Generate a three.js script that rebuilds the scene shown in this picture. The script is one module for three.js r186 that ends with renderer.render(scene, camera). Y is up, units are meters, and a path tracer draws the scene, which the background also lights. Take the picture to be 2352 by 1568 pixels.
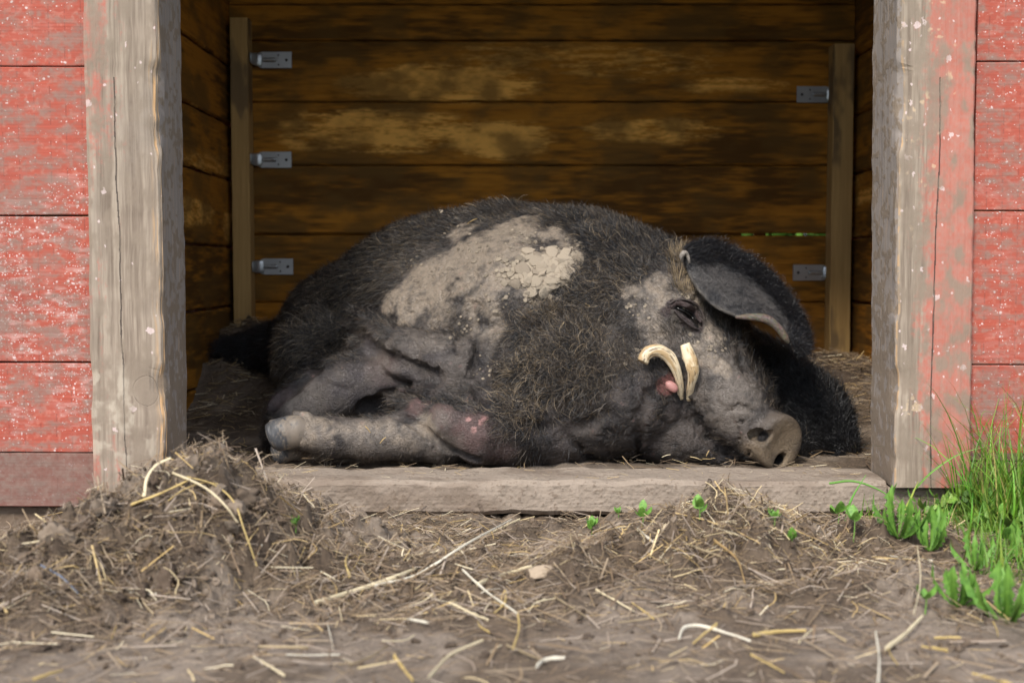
import * as THREE from 'three';
import { mergeGeometries, mergeVertices, toCreasedNormals } from 'three/addons/utils/BufferGeometryUtils.js';

// ---------------------------------------------------------------- camera, sky, sun, exposure
const W = 2352, HGT = 1568, FPX = 2750, PITCH = 3.5 * Math.PI / 180, CAM_D = 2.5, CAM_H = 0.527;
const scene = new THREE.Scene();
const camera = new THREE.PerspectiveCamera(2 * Math.atan(HGT / 2 / FPX) * 180 / Math.PI, W / HGT, 0.05, 300);
camera.position.set(0, CAM_H, CAM_D);
camera.rotation.x = -PITCH;
camera.focus = 2.72; camera.userData.fStop = 3.2;
scene.add(camera);

const renderer = new THREE.WebGLRenderer({ antialias: true });
renderer.toneMapping = THREE.LinearToneMapping;
renderer.toneMappingExposure = 2.0;
renderer.shadowMap.enabled = true;

{ // pale, lightly blue daylight sky with broad soft cloud
  const w = 256, h = 128, d = new Float32Array(w * h * 4);
  for (let j = 0; j < h; j++) for (let i = 0; i < w; i++) {
    const el = ((j + 0.5) / h - 0.5) * Math.PI, up = Math.max(0, Math.sin(el));
    const base = [0.86 + 0.10 * up, 0.94 + 0.09 * up, 1.06 + 0.12 * up];
    const c = 0.06 * Math.sin(i / w * Math.PI * 2 * 3 + Math.sin(el * 5)) * Math.cos(el);
    const k = (j * w + i) * 4;
    for (let q = 0; q < 3; q++) d[k + q] = el < 0 ? [0.22, 0.21, 0.17][q] : base[q] * (1 + c);
    d[k + 3] = 1;
  }
  const t = new THREE.DataTexture(d, w, h, THREE.RGBAFormat, THREE.FloatType);
  t.mapping = THREE.EquirectangularReflectionMapping; t.magFilter = THREE.LinearFilter; t.needsUpdate = true;
  scene.background = t; scene.environment = t; scene.backgroundIntensity = 0.72;
}
const sun = new THREE.DirectionalLight(0xfff7ec, 2.0);
sun.position.set(-2.1, 4.5, 3.7); sun.target.position.set(0, 0.2, -0.4);
sun.castShadow = true; sun.shadow.radius = 24; sun.shadow.mapSize.set(2048, 2048);
Object.assign(sun.shadow.camera, { left: -4, right: 4, top: 4, bottom: -4, near: 0.5, far: 20 });
scene.add(sun, sun.target);

// ---------------------------------------------------------------- helpers
let _s = 12345;
const seed = (n) => { _s = n >>> 0; };
const rnd = () => { _s = (_s + 0x6d2b79f5) | 0; let t = Math.imul(_s ^ (_s >>> 15), 1 | _s); t = (t + Math.imul(t ^ (t >>> 7), 61 | t)) ^ t; return ((t ^ (t >>> 14)) >>> 0) / 4294967296; };
const rr = (a, b) => a + (b - a) * rnd();
const gauss = () => (rnd() + rnd() + rnd() + rnd() - 2) * 0.87;
const clamp = (x, a = 0, b = 1) => x < a ? a : x > b ? b : x;
const lerp = (a, b, t) => a + (b - a) * t;
const ss = (a, b, x) => { const t = clamp((x - a) / (b - a)); return t * t * (3 - 2 * t); };
const mix3 = (a, b, t) => [a[0] + (b[0] - a[0]) * t, a[1] + (b[1] - a[1]) * t, a[2] + (b[2] - a[2]) * t];
const hash = (x, y, z) => { let h = Math.imul(x, 374761393) ^ Math.imul(y, 668265263) ^ Math.imul(z, 1274126177); h = Math.imul(h ^ (h >>> 13), 1103515245); h = Math.imul(h ^ (h >>> 16), 2246822519); return ((h ^ (h >>> 15)) >>> 0) / 4294967296; };
function n3(x, y, z) {
  const xi = Math.floor(x), yi = Math.floor(y), zi = Math.floor(z);
  let u = x - xi, v = y - yi, w = z - zi; u = u * u * (3 - 2 * u); v = v * v * (3 - 2 * v); w = w * w * (3 - 2 * w);
  const a = hash(xi, yi, zi), b = hash(xi + 1, yi, zi), c = hash(xi, yi + 1, zi), d = hash(xi + 1, yi + 1, zi);
  const e = hash(xi, yi, zi + 1), f = hash(xi + 1, yi, zi + 1), g = hash(xi, yi + 1, zi + 1), h = hash(xi + 1, yi + 1, zi + 1);
  const p = a + (b - a) * u, q = c + (d - c) * u, r = e + (f - e) * u, s = g + (h - g) * u;
  const m = p + (q - p) * v, n = r + (s - r) * v;
  return m + (n - m) * w;
}
function n2(x, y, k = 0) {
  const xi = Math.floor(x), yi = Math.floor(y);
  let u = x - xi, v = y - yi; u = u * u * (3 - 2 * u); v = v * v * (3 - 2 * v);
  const a = hash(xi, yi, k), b = hash(xi + 1, yi, k), c = hash(xi, yi + 1, k), d = hash(xi + 1, yi + 1, k);
  const p = a + (b - a) * u, q = c + (d - c) * u;
  return p + (q - p) * v;
}
const fbm2 = (x, y, k = 0, o = 4) => { let s = 0, a = 0.5, t = 0; for (let i = 0; i < o; i++) { s += a * n2(x, y, k + i * 7); t += a; a *= 0.5; x = x * 2.03 + 11.3; y = y * 2.03 + 4.7; } return s / t; };
const fbm3 = (x, y, z, o = 4) => { let s = 0, a = 0.5, t = 0; for (let i = 0; i < o; i++) { s += a * n3(x, y, z); t += a; a *= 0.5; x = x * 2.03 + 5.1; y = y * 2.03 + 1.7; z = z * 2.03 + 9.2; } return s / t; };
// distance to the nearest two feature points of a cell pattern (metres of cell size 1)
function cells(x, y, k) {
  const xi = Math.floor(x), yi = Math.floor(y); let f1 = 9, f2 = 9, id = 0;
  for (let i = -1; i < 2; i++) for (let j = -1; j < 2; j++) {
    const cx = xi + i, cy = yi + j, dx = cx + hash(cx, cy, k) - x, dy = cy + hash(cx, cy, k + 1) - y, d = Math.hypot(dx, dy);
    if (d < f1) { f2 = f1; f1 = d; id = hash(cx, cy, k + 2); } else if (d < f2) f2 = d;
  }
  return [f1, f2, id];
}
// pixel of the 2352 x 1568 photograph -> direction, and the point on the plane z
function ray(px, py) {
  const dx = (px - W / 2) / FPX, dy = -(py - HGT / 2) / FPX, c = Math.cos(PITCH), s = Math.sin(PITCH);
  return new THREE.Vector3(dx, dy * c - s, -dy * s - c);
}
function at(px, py, z) { const r = ray(px, py), t = (z - CAM_D) / r.z; return new THREE.Vector3(r.x * t, CAM_H + r.y * t, z); }
const V = (x, y, z) => new THREE.Vector3(x, y, z);

const used = {};
const numbered = (n) => { const k = used[n] = (used[n] ?? -1) + 1; return k ? n + '_' + String(k).padStart(3, '0') : n; };
function mesh(name, geo, mat, parent) { const m = new THREE.Mesh(geo, mat); m.name = parent ? name : numbered(name); m.castShadow = m.receiveShadow = true; (parent || scene).add(m); return m; }
function tag(o, label, category, group, kind) { o.userData.label = label; if (category) o.userData.category = category; if (group) o.userData.group = group; if (kind) o.userData.kind = kind; return o; }
function group(name, label, category, grp) { const g = new THREE.Group(); g.name = numbered(name); scene.add(g); return tag(g, label, category, grp); }
const toS = (c) => c <= 0.0031308 ? c * 12.92 : 1.055 * Math.pow(c, 1 / 2.4) - 0.055;
// texture from fn(u, v) -> [r, g, b, height]; linear base colours, u and v in metres
function texture(w, h, mw, mh, fn, bump = true) {
  const c = new Uint8Array(w * h * 4), b = bump ? new Uint8Array(w * h * 4) : null;
  for (let j = 0; j < h; j++) for (let i = 0; i < w; i++) {
    const r = fn((i + 0.5) / w * mw, (j + 0.5) / h * mh), k = (j * w + i) * 4;
    for (let q = 0; q < 3; q++) c[k + q] = clamp(toS(clamp(r[q]))) * 255; c[k + 3] = 255;
    if (b) { b[k] = b[k + 1] = b[k + 2] = clamp(r[3]) * 255; b[k + 3] = 255; }
  }
  const mk = (d, srgb) => { const t = new THREE.DataTexture(d, w, h); t.wrapS = t.wrapT = THREE.RepeatWrapping; t.magFilter = THREE.LinearFilter; t.minFilter = THREE.LinearMipmapLinearFilter; t.generateMipmaps = true; if (srgb) t.colorSpace = THREE.SRGBColorSpace; t.needsUpdate = true; return t; };
  return { map: mk(c, true), bumpMap: b ? mk(b, false) : null };
}
const std = (o) => new THREE.MeshStandardMaterial({ roughness: 0.9, metalness: 0, ...o });
// uv in metres from the face a triangle belongs to: f(axis, x, y, z) -> [u, v]
function planarUV(g, f) {
  g = g.index ? g.toNonIndexed() : g;
  const p = g.attributes.position, uv = new Float32Array(p.count * 2), a = V(), b = V(), c = V(), n = V();
  for (let i = 0; i < p.count; i += 3) {
    a.fromBufferAttribute(p, i); b.fromBufferAttribute(p, i + 1); c.fromBufferAttribute(p, i + 2);
    n.copy(b).sub(a).cross(c.clone().sub(a));
    const ax = Math.abs(n.x), ay = Math.abs(n.y), az = Math.abs(n.z), k = az >= ax && az >= ay ? 2 : ax >= ay ? 0 : 1;
    [a, b, c].forEach((q, m) => { const r = f(k, q.x, q.y, q.z); uv[(i + m) * 2] = r[0]; uv[(i + m) * 2 + 1] = r[1]; });
  }
  g.setAttribute('uv', new THREE.BufferAttribute(uv, 2));
  return g;
}
// a sawn timber between two corners: chamfered, its faces and arrises a little uneven. axis: the long axis
function timber(lo, hi, axis, { seg = 24, chamfer = 0.004, rough = 0.0015, key = 0, lean = 0 } = {}) {
  const [a, b] = axis === 0 ? [1, 2] : axis === 1 ? [0, 2] : [0, 1];
  const A0 = lo[a], A1 = hi[a], B0 = lo[b], B1 = hi[b], c = chamfer, ring = [];
  const side = (x0, y0, x1, y1, n) => { for (let i = 0; i < n; i++) ring.push([lerp(x0, x1, i / n), lerp(y0, y1, i / n)]); };
  const na = Math.max(1, Math.min(10, Math.round((A1 - A0) / 0.03))), nb = Math.max(1, Math.min(8, Math.round((B1 - B0) / 0.03)));
  side(A0 + c, B0, A1 - c, B0, na); side(A1 - c, B0, A1, B0 + c, 1); side(A1, B0 + c, A1, B1 - c, nb); side(A1, B1 - c, A1 - c, B1, 1);
  side(A1 - c, B1, A0 + c, B1, na); side(A0 + c, B1, A0, B1 - c, 1); side(A0, B1 - c, A0, B0 + c, nb); side(A0, B0 + c, A0 + c, B0, 1);
  const R = ring.length, pos = [], idx = [];
  for (let s = 0; s <= seg; s++) {
    const l = lerp(lo[axis], hi[axis], s / seg);
    for (const [u, v] of ring) {
      const q = [0, 0, 0]; q[axis] = l; q[a] = u; q[b] = v;
      const w = n3(q[0] * 14 + key, q[1] * 14, q[2] * 14) - 0.5, w2 = n3(q[0] * 14, q[1] * 14 + key + 50, q[2] * 14) - 0.5, w3 = n3(q[0] * 60 + key, q[1] * 60, q[2] * 60) - 0.5;
      q[a] += rough * (2 * w + w3); q[b] += rough * (2 * w2 + w3);
      if (lean) q[0] += lean * (l - lo[axis]);
      pos.push(...q);
    }
  }
  for (let s = 0; s < seg; s++) for (let i = 0; i < R; i++) { const j = (i + 1) % R, p = s * R; idx.push(p + i, p + j, p + R + j, p + i, p + R + j, p + R + i); }
  for (const s of [0, seg]) { // end caps as fans round a middle point
    const m = pos.length / 3, q = [0, 0, 0]; q[axis] = s ? hi[axis] : lo[axis]; q[a] = (A0 + A1) / 2; q[b] = (B0 + B1) / 2; if (lean && s) q[0] += lean * (hi[axis] - lo[axis]); pos.push(...q);
    for (let i = 0; i < R; i++) { const j = (i + 1) % R; s ? idx.push(m, s * R + i, s * R + j) : idx.push(m, j, i); }
  }
  const g = new THREE.BufferGeometry(); g.setAttribute('position', new THREE.Float32BufferAttribute(pos, 3));
  if (axis === 1) for (let i = 0; i < idx.length; i += 3) [idx[i], idx[i + 1]] = [idx[i + 1], idx[i]];
  g.setIndex(idx);
  return g;
}
function finish(g, uvf, crease = 0.5) { g = planarUV(g, uvf); return toCreasedNormals(g, crease); }
// a tube with its own radius at each point, closed at both ends; flat squashes it across its second axis
function tube(pts, radii, { rad = 10, seg = 24, flat = 1, wobble = 0, key = 0 } = {}) {
  const curve = new THREE.CatmullRomCurve3(pts), fr = curve.computeFrenetFrames(seg, false), pos = [], idx = [], uv = [];
  for (let s = 0; s <= seg; s++) {
    const t = s / seg, p = curve.getPoint(t), k = t * (radii.length - 1), i = Math.min(radii.length - 2, Math.floor(k)), r = lerp(radii[i], radii[i + 1], k - i);
    const tt = curve.getUtoTmapping ? t : t; const N = fr.normals[s], B = fr.binormals[s];
    for (let j = 0; j < rad; j++) {
      const a = j / rad * Math.PI * 2, w = 1 + wobble * (n3(t * 9 + key, Math.cos(a) * 1.5, Math.sin(a) * 1.5) - 0.5);
      const q = p.clone().addScaledVector(N, Math.cos(a) * r * w).addScaledVector(B, Math.sin(a) * r * w * flat);
      pos.push(q.x, q.y, q.z); uv.push(tt, j / rad);
    }
  }
  for (let s = 0; s < seg; s++) for (let j = 0; j < rad; j++) { const k = (j + 1) % rad, p = s * rad; idx.push(p + j, p + k, p + rad + k, p + j, p + rad + k, p + rad + j); }
  for (const s of [0, seg]) { const p = curve.getPoint(s / seg), m = pos.length / 3; pos.push(p.x, p.y, p.z); uv.push(s / seg, 0.5); for (let j = 0; j < rad; j++) { const k = (j + 1) % rad; s ? idx.push(m, s * rad + j, s * rad + k) : idx.push(m, k, j); } }
  const g = new THREE.BufferGeometry(); g.setAttribute('position', new THREE.Float32BufferAttribute(pos, 3)); g.setAttribute('uv', new THREE.Float32BufferAttribute(uv, 2)); g.setIndex(idx); g.computeVertexNormals();
  return g;
}
// ---------------------------------------------------------------- ground outside, floor inside
const SILL_TOP = at(1400, 1105, -0.03).y, FLOOR = SILL_TOP - 0.006;
const bump2 = (x, z, cx, cz, rx, rz, h) => h * Math.exp(-(((x - cx) / rx) ** 2 + ((z - cz) / rz) ** 2));
function groundHeight(x, z) {
  let h = 0;
  const near = ss(2.2, 1.2, Math.abs(x)) * ss(2.6, 1.5, z) * ss(-0.6, -0.2, z);
  if (near > 0) {
    let heap = bump2(x, z, -0.53, 0.50, 0.17, 0.13, 0.175) + bump2(x, z, -0.66, 0.03, 0.19, 0.13, 0.078) + bump2(x, z, -0.56, 0.24, 0.24, 0.2, 0.075) + bump2(x, z, -0.74, 0.62, 0.19, 0.11, 0.085) - bump2(x, z, -1.12, -0.02, 0.24, 0.3, 0.065)
      + bump2(x, z, -0.30, 0.40, 0.16, 0.13, 0.03) + bump2(x, z, 0.42, 0.20, 0.18, 0.14, 0.065) + bump2(x, z, 0.38, 0.42, 0.17, 0.11, 0.055) + bump2(x, z, 0.72, 0.30, 0.14, 0.11, 0.05) + bump2(x, z, 0.10, 0.45, 0.2, 0.09, 0.03) + bump2(x, z, 0.62, 0.55, 0.14, 0.08, 0.03);
    const flat = ss(0.82, 0.66, z);
    h += heap;
    const lumpy = clamp(Math.abs(heap) / 0.06) * 0.75 + 0.30 * flat + 0.08;
    h += (fbm2(x * 10, z * 10, 3, 3) - 0.5) * 0.10 * lumpy + (Math.abs(fbm2(x * 28, z * 28, 9, 4) - 0.5) - 0.1) * 0.13 * lumpy + (fbm2(x * 75, z * 75, 19, 3) - 0.5) * 0.032 * lumpy;
    h *= near;
  }
  return h + (fbm2(x * 0.7, z * 0.7, 40, 3) - 0.5) * 0.2 * ss(1.5, 6, Math.hypot(x, z)) - 0.004;
}
function floorHeight(x, z) {
  const heaps = bump2(x, z, -0.85, -1.5, 0.34, 0.3, 0.20) + bump2(x, z, 1.05, -1.35, 0.25, 0.5, 0.11) + 0.05 * ss(-0.7, -1.5, z);
  const edge = ss(-0.19, -0.28, z);
  return FLOOR + heaps + (fbm2(x * 8, z * 8, 61, 4) - 0.5) * (0.03 + heaps * 0.5) * edge + (fbm2(x * 40, z * 40, 71, 3) - 0.5) * (0.012 + heaps * 0.1) * edge - 0.004;
}
function sheet(xs, zs, hf, cf) {
  const nx = xs.length, nz = zs.length, pos = new Float32Array(nx * nz * 3), col = new Float32Array(nx * nz * 3), uv = new Float32Array(nx * nz * 2), idx = [];
  for (let j = 0; j < nz; j++) for (let i = 0; i < nx; i++) {
    const k = j * nx + i, x = xs[i], z = zs[j], y = hf(x, z), c = cf(x, z, y);
    pos.set([x, y, z], k * 3); col.set(c, k * 3); uv.set([x, z], k * 2);
    if (i < nx - 1 && j < nz - 1) idx.push(k, k + nx, k + 1, k + 1, k + nx, k + nx + 1);
  }
  const g = new THREE.BufferGeometry(); g.setAttribute('position', new THREE.BufferAttribute(pos, 3)); g.setAttribute('color', new THREE.BufferAttribute(col, 3)); g.setAttribute('uv', new THREE.BufferAttribute(uv, 2)); g.setIndex(idx); g.computeVertexNormals();
  return g;
}
const soilTex = texture(768, 768, 0.5, 0.5, (u, v) => {
  // wrapped by blending two offsets near the border
  const f = (a, b) => { const g = fbm2(a * 60, b * 60, 5, 4), h = fbm2(a * 260, b * 260, 25, 3), c = cells(a * 130, b * 130, 33); return [0.55 + 0.5 * g + 0.35 * (h - 0.5) - 0.25 * ss(0.3, 0.0, c[1] - c[0]) * (g > 0.55 ? 1 : 0.2), g * 0.5 + h * 0.35 + 0.15 * c[2]]; };
  const e = ss(0.42, 0.5, u), e2 = ss(0.42, 0.5, v), A = f(u, v), B = f(u - 0.5, v), C = f(u, v - 0.5), D = f(u - 0.5, v - 0.5);
  const m = (k) => lerp(lerp(A[k], B[k], e), lerp(C[k], D[k], e), e2), s = clamp(m(0), 0.2, 1);
  return [s, s * 0.985, s * 0.97, m(1)];
});
soilTex.map.repeat.set(2, 2); soilTex.bumpMap.repeat.set(2, 2);
const soilMat = std({ ...soilTex, bumpScale: 0.004, vertexColors: true, roughness: 0.96 });
const range = (a, b, s) => { const r = []; for (let x = a; x < b - s * 0.4; x += s) r.push(x); r.push(b); return r; };
const SOIL = [0.14, 0.102, 0.07], DUST = [0.30, 0.245, 0.195], DARKSOIL = [0.075, 0.052, 0.035], TURF = [0.05, 0.085, 0.02];
{
  const far = [2.2, 2.6, 3.2, 4, 5, 6.5, 8, 11, 15, 22, 35, 60, 110];
  const xs = [...far.slice().reverse().map((x) => -x), ...range(-1.7, 1.7, 0.0055), ...far];
  const zs = [...far.slice().reverse().map((x) => -x), -1.7, -1, -0.4, ...range(-0.2, 1.25, 0.0055), 1.4, 1.7, ...far];
  const g = sheet(xs, zs, groundHeight, (x, z, y) => {
    const turf = ss(1.3, 2.4, Math.hypot(x * 0.9, z - 0.3)) * 0.95;
    const patch = fbm2(x * 6, z * 6, 81, 4), lump = clamp(y / 0.09);
    let c = mix3(SOIL, DUST, clamp(ss(0.44, 0.60, patch) * 0.7));
    c = mix3(c, DARKSOIL, clamp(ss(0.6, 0.4, fbm2(x * 16, z * 16, 85, 3)) * (0.35 + 0.6 * lump)));
    return mix3(c, TURF, turf);
  });
  const o = mesh('ground', g, soilMat); tag(o, 'trampled brown dirt and manure in front of the shelter', 'ground', null, 'structure');
}
{
  const g = sheet(range(-0.985, 1.19, 0.008), range(-1.69, -0.2, 0.008), floorHeight, (x, z) => mix3(mix3(SOIL, DUST, ss(0.4, 0.62, fbm2(x * 7, z * 7, 91, 4)) * 0.6), DARKSOIL, clamp(ss(0.5, 0.35, fbm2(x * 10, z * 10, 95, 3)) * 0.6 + 0.5 * ss(0.03, 0.1, floorHeight(x, z) - FLOOR))));
  const o = mesh('floor', g, soilMat); tag(o, 'trodden earth floor inside the shelter', 'floor', null, 'structure');
}
console.log('ground');

// ---------------------------------------------------------------- the red shelter
const LX = -0.972, RX = 1.178, BZ = -1.66, ROOF = 1.95;
const shelter = group('animal_shelter', 'red painted wooden animal shelter with open front and weathered door posts', 'shelter');
// streaky grain along v (or along u when flat)
const grain = (u, v, k) => 0.5 * fbm2(u * 220, v * 7, k, 3) + 0.3 * fbm2(u * 60, v * 2.5, k + 3, 2) + 0.2 * fbm2(u * 500, v * 30, k + 6, 2);
const RED = [0.45, 0.092, 0.056], REDDARK = [0.27, 0.062, 0.045], PALE = [0.72, 0.58, 0.56], GREYW = [0.34, 0.285, 0.235], GRIME = [0.24, 0.19, 0.15], BARE = [0.60, 0.36, 0.17];
const LOWSEAM = at(100, 1040, -0.025).y + 0.06; // the lowest board is a duller, older red
function sidingTex(k, specks) { // u across (m), v up (m): flat boards, saw marks run across
  return texture(640, 1408, 0.56, 1.232, (u, v) => {
    const g = grain(v, u * 0.6, k), saw = 0.5 + 0.5 * Math.sin(v * 900 + 3 * n2(u * 20, v * 30, k)), big = fbm2(u * 6, v * 6, k + 11, 4), fine = fbm2(u * 130, v * 130, k + 21, 3);
    let c = mix3(RED, REDDARK, clamp(0.55 * (1 - g) + 0.35 * ss(0.5, 0.75, big) + 0.05 * saw * ss(0.4, 0.6, n2(u * 9, v * 9, k + 5))));
    c = mix3(c, [0.60, 0.20, 0.14], ss(0.5, 0.8, fine) * 0.45);
    let h = 0.45 + 0.3 * g + 0.04 * saw;
    // broken vertical lines of saw tooth marks
    const col = u * 30 + 0.15 * n2(v * 5, u * 3, k + 31), fc = Math.abs(col - Math.round(col)); if (fc < 0.035 && n2(v * 160, Math.round(col), k + 33) > 0.5) { c = mix3(c, [0.14, 0.045, 0.034], 0.35); h -= 0.12; }
    // chalky spatter
    const where = specks(u, v) * clamp(0.25 + 1.6 * ss(0.36, 0.66, fbm2(u * 18, v * 18, k + 37, 3)));
    for (const [s, q, th] of [[45, 0, 0.16], [80, 5, 0.22], [140, 7, 0.26]]) {
      const e = cells(u * s + 0.25 * n2(u * s * 2, v * s * 2, k), v * s, k + q);
      const r = th * (0.25 + 0.75 * e[2]) * (0.5 + fine); if (hash((e[2] * 1e6) | 0, q, k) < where && e[0] < r) { const m = ss(r, r * 0.55, e[0]) * (0.55 + 0.45 * fine); c = mix3(c, PALE, clamp(m * 1.1)); h += 0.12 * m; }
    }
    c = mix3(c, [0.58, 0.36, 0.32], ss(0.46, 0.78, fbm2(u * 40, v * 110, k + 41, 5)) * where * 0.85);
    // mud rubbed on, with ragged patches lower down where animals pass
    const mud = ss(0.40, 0.78, fbm2(u * 26, v * 70, k + 51, 5) * 0.6 + fine * 0.3 + 0.10 + 0.16 * (big - 0.5)) * 0.9;
    c = mix3(c, [0.235, 0.165, 0.135], mud * 0.9); const low = v < LOWSEAM ? 1 : 0; c = mix3(c, mix3([0.15, 0.075, 0.06], [0.23, 0.165, 0.135], fine), low * 0.85);
    return [...c, h + 0.12 * mud];
  });
}
const sidL = std({ ...sidingTex(101, (u, v) => 0.16 + 0.6 * ss(0.98, 0.62, v + 0.12 * fbm2(u * 9, v * 9, 3)) * ss(0.12, 0.42, v)), bumpScale: 0.0022, roughness: 0.85 });
const sidR = std({ ...sidingTex(151, (u, v) => 0.14 + 0.16 * fbm2(u * 9, v * 9, 8)), bumpScale: 0.0022, roughness: 0.85 });
function postTex(k, left) { // 0..0.18 front, 0.18.. the inner side face, both by height
  return texture(400, 1300, 0.40, 1.30, (u, v) => {
    const front = u < 0.164, x = front ? u / 0.165 : (u - 0.18) / 0.2, xx = left ? x : 1 - x; // xx: 0 at the outer arris, 1 at the opening
    const g = grain(u, v, k), big = fbm2(u * 10, v * 3.5, k + 11, 4), fine = fbm2(u * 180, v * 140, k + 21, 3);
    let c = mix3([0.185, 0.140, 0.105], [0.39, 0.318, 0.248], ss(0.22, 0.75, g)); let h = 0.4 + 0.45 * g;
    c = mix3(c, [0.29, 0.24, 0.195], ss(0.4, 0.85, big + 0.3 * (fine - 0.5)) * 0.6);
    if (front) { // worn red paint near the outer edge
      const where = left ? 0.62 * ss(0.75, 0.0, xx) * (0.35 + 0.65 * ss(0.7, 1.05, v)) + 0.22 * ss(0.35, 0.1, v) * ss(0.9, 0.2, xx) : 1.12 * ss(1.02, 0.3, xx) * (0.62 + 0.38 * ss(0.05, 0.45, v));
      const p = ss(0.28, 0.82, where + 0.8 * (fbm2(u * 90, v * 12, k + 41, 4) - 0.5) + 0.45 * (fine - 0.5));
      c = mix3(c, mix3([0.44, 0.20, 0.16], [0.50, 0.115, 0.075], fine), p * 0.8); h += 0.05 * p;
      for (const [s, q] of [[45, 0], [110, 5]]) { const e = cells(u * s + 0.8 * (fine - 0.5), v * s * 0.7, k + 60 + q); if (hash((e[2] * 1e6) | 0, 3, k) < (left ? 0.02 : 0.06) && e[0] < 0.16 + 0.25 * (fine - 0.3)) c = mix3(c, PALE, 0.7); }
      const crackx = (left ? 0.065 : 0.083) + 0.004 * (fbm2(v * 5, 0, k + 71, 3) - 0.5) * 4 + (left ? 0.012 * (0.6 - v) : 0), d = Math.abs(u - crackx);
      if (d < 0.0011 && v < 0.98) { c = mix3(c, [0.05, 0.035, 0.03], 0.85); h = 0; }
      if (left) { // rubbed and splintered arris, bare yellow wood
        const b = ss(0.80, 0.9, xx + 0.05 * (fbm2(v * 14, 2, k) - 0.5)) * ss(0.44, 0.60, fbm2(u * 240, v * 9, k + 81, 3) + 0.10 * ss(0.5, 0.3, v) + 0.10 * ss(0.2, 0.05, v) - 0.06);
        c = mix3(c, BARE, b * 0.85); h -= 0.25 * b;
        const kx = u - 0.118, ky = v - 0.33, kd = Math.hypot(kx, ky * 0.9); if (kd < 0.03) { c = mix3(c, GRIME, 0.35 * ss(0.03, 0.024, kd)); if (Math.abs(kd - 0.0285) < 0.0008) { c = mix3(c, [0.08, 0.06, 0.045], 0.6); h -= 0.2; } }
        const mud = ss(0.5, 0.62, fbm2(u * 28, v * 28, k + 91, 4) + 0.9 * (0.06 - Math.hypot((u - 0.02 - (0.3 - v) * 0.25) * 0.8, (v - 0.275) * 0.6))); c = mix3(c, [0.50, 0.43, 0.34], mud * 0.7 * ss(0.1, 0.05, Math.abs(u - 0.03 - (0.3 - v) * 0.3)) * ss(0.12, 0.08, Math.abs(v - 0.28)));
      } else { // bare pale nicks and a yellow arris
        const b = ss(0.955, 0.985, xx) * ss(0.4, 0.55, fbm2(v * 60, u * 100, k + 81, 3)); c = mix3(c, BARE, b * 0.6);
        const nick = ss(0.72, 0.80, fbm2(u * 70, v * 60, k + 95, 3)) * ss(0.66, 0.74, n2(u * 14, v * 7, k + 96)); c = mix3(c, [0.62, 0.46, 0.30], nick * 0.6);
      }
      const mud = ss(0.42, 0.72, fbm2(u * 45, v * 26, k + 55, 5) + 0.16 * ss(0.4, 0.02, v) * (0.4 + 0.6 * xx)); c = mix3(c, [0.26, 0.205, 0.155], mud * 0.85); h += 0.14 * mud * fine;
    } else {
      c = mix3([0.20, 0.17, 0.155], [0.33, 0.285, 0.25], clamp(g * 1.3 - 0.15));
      c = mix3(c, BARE, ss(0.66, 0.8, fbm2(u * 300, v * 12, k + 61, 3)) * 0.35);
      const mud = ss(0.46, 0.62, fbm2(u * 60, v * 60, k + 55, 5) + 0.22 * ss(0.75, 0.1, v) - 0.03); c = mix3(c, [0.215, 0.165, 0.12], mud * 0.9); h += 0.3 * mud * fine;
    }
    return [...c, h];
  });
}
const PY0 = -0.06; // v of the post and siding textures is height + 0.06
const front = (x0, wide, deep) => (k, x, y, z) => [(x - x0 + (x0 < 0 ? -z : z)) / 0.40, (y - PY0) / 1.30];
const postL = std({ ...postTex(201, true), bumpScale: 0.003 }), postR = std({ ...postTex(251, false), bumpScale: 0.003 });
const POST_BOTTOM = at(2140, 1120, 0).y;
function splinter(g, x, sgn) { // eat away the arris that faces the opening
  const p = g.attributes.position;
  for (let i = 0; i < p.count; i++) { const d = Math.abs(p.getX(i) - x), zf = p.getZ(i); if (d < 0.02 && zf > -0.02) { const y = p.getY(i), a = 0.012 * ss(0.42, 0.7, fbm2(y * 11, 3, 77, 4)) * ss(0.02, 0.002, d); p.setX(i, p.getX(i) + sgn * a * 0.6); p.setZ(i, zf - a); } }
  return g;
}
mesh('door_post', finish(splinter(timber([-0.884, -0.05, -0.17], [-0.728, 1.8, 0], 1, { seg: 180, chamfer: 0.006, rough: 0.0025, key: 3 }), -0.728, -1), front(-0.884)), postL, shelter).userData.label = 'grey weathered post with splintered edge and faded pink paint';
mesh('door_post', finish(splinter(timber([0.806, POST_BOTTOM, -0.17], [0.968, 1.8, 0], 1, { seg: 180, chamfer: 0.004, rough: 0.002, key: 9, lean: -0.012 }), 0.80, 1), front(0.803)), postR, shelter).userData.label = 'half red half grey weathered post';
const sidUV = (x0) => (k, x, y, z) => k === 2 ? [(x - x0) / 0.56, (y - PY0) / 1.232] : k === 0 ? [(z + 1) / 0.56, (y - PY0) / 1.232] : [(x - x0) / 0.56, (z + y) / 1.232];
const seamsL = [1165, 1040, 832, 495, 153, -200].map((py) => at(100, py, -0.025).y), seamsR = [1186, 1060, 838, 484, 141, -210].map((py) => at(2300, py, -0.025).y);
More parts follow.
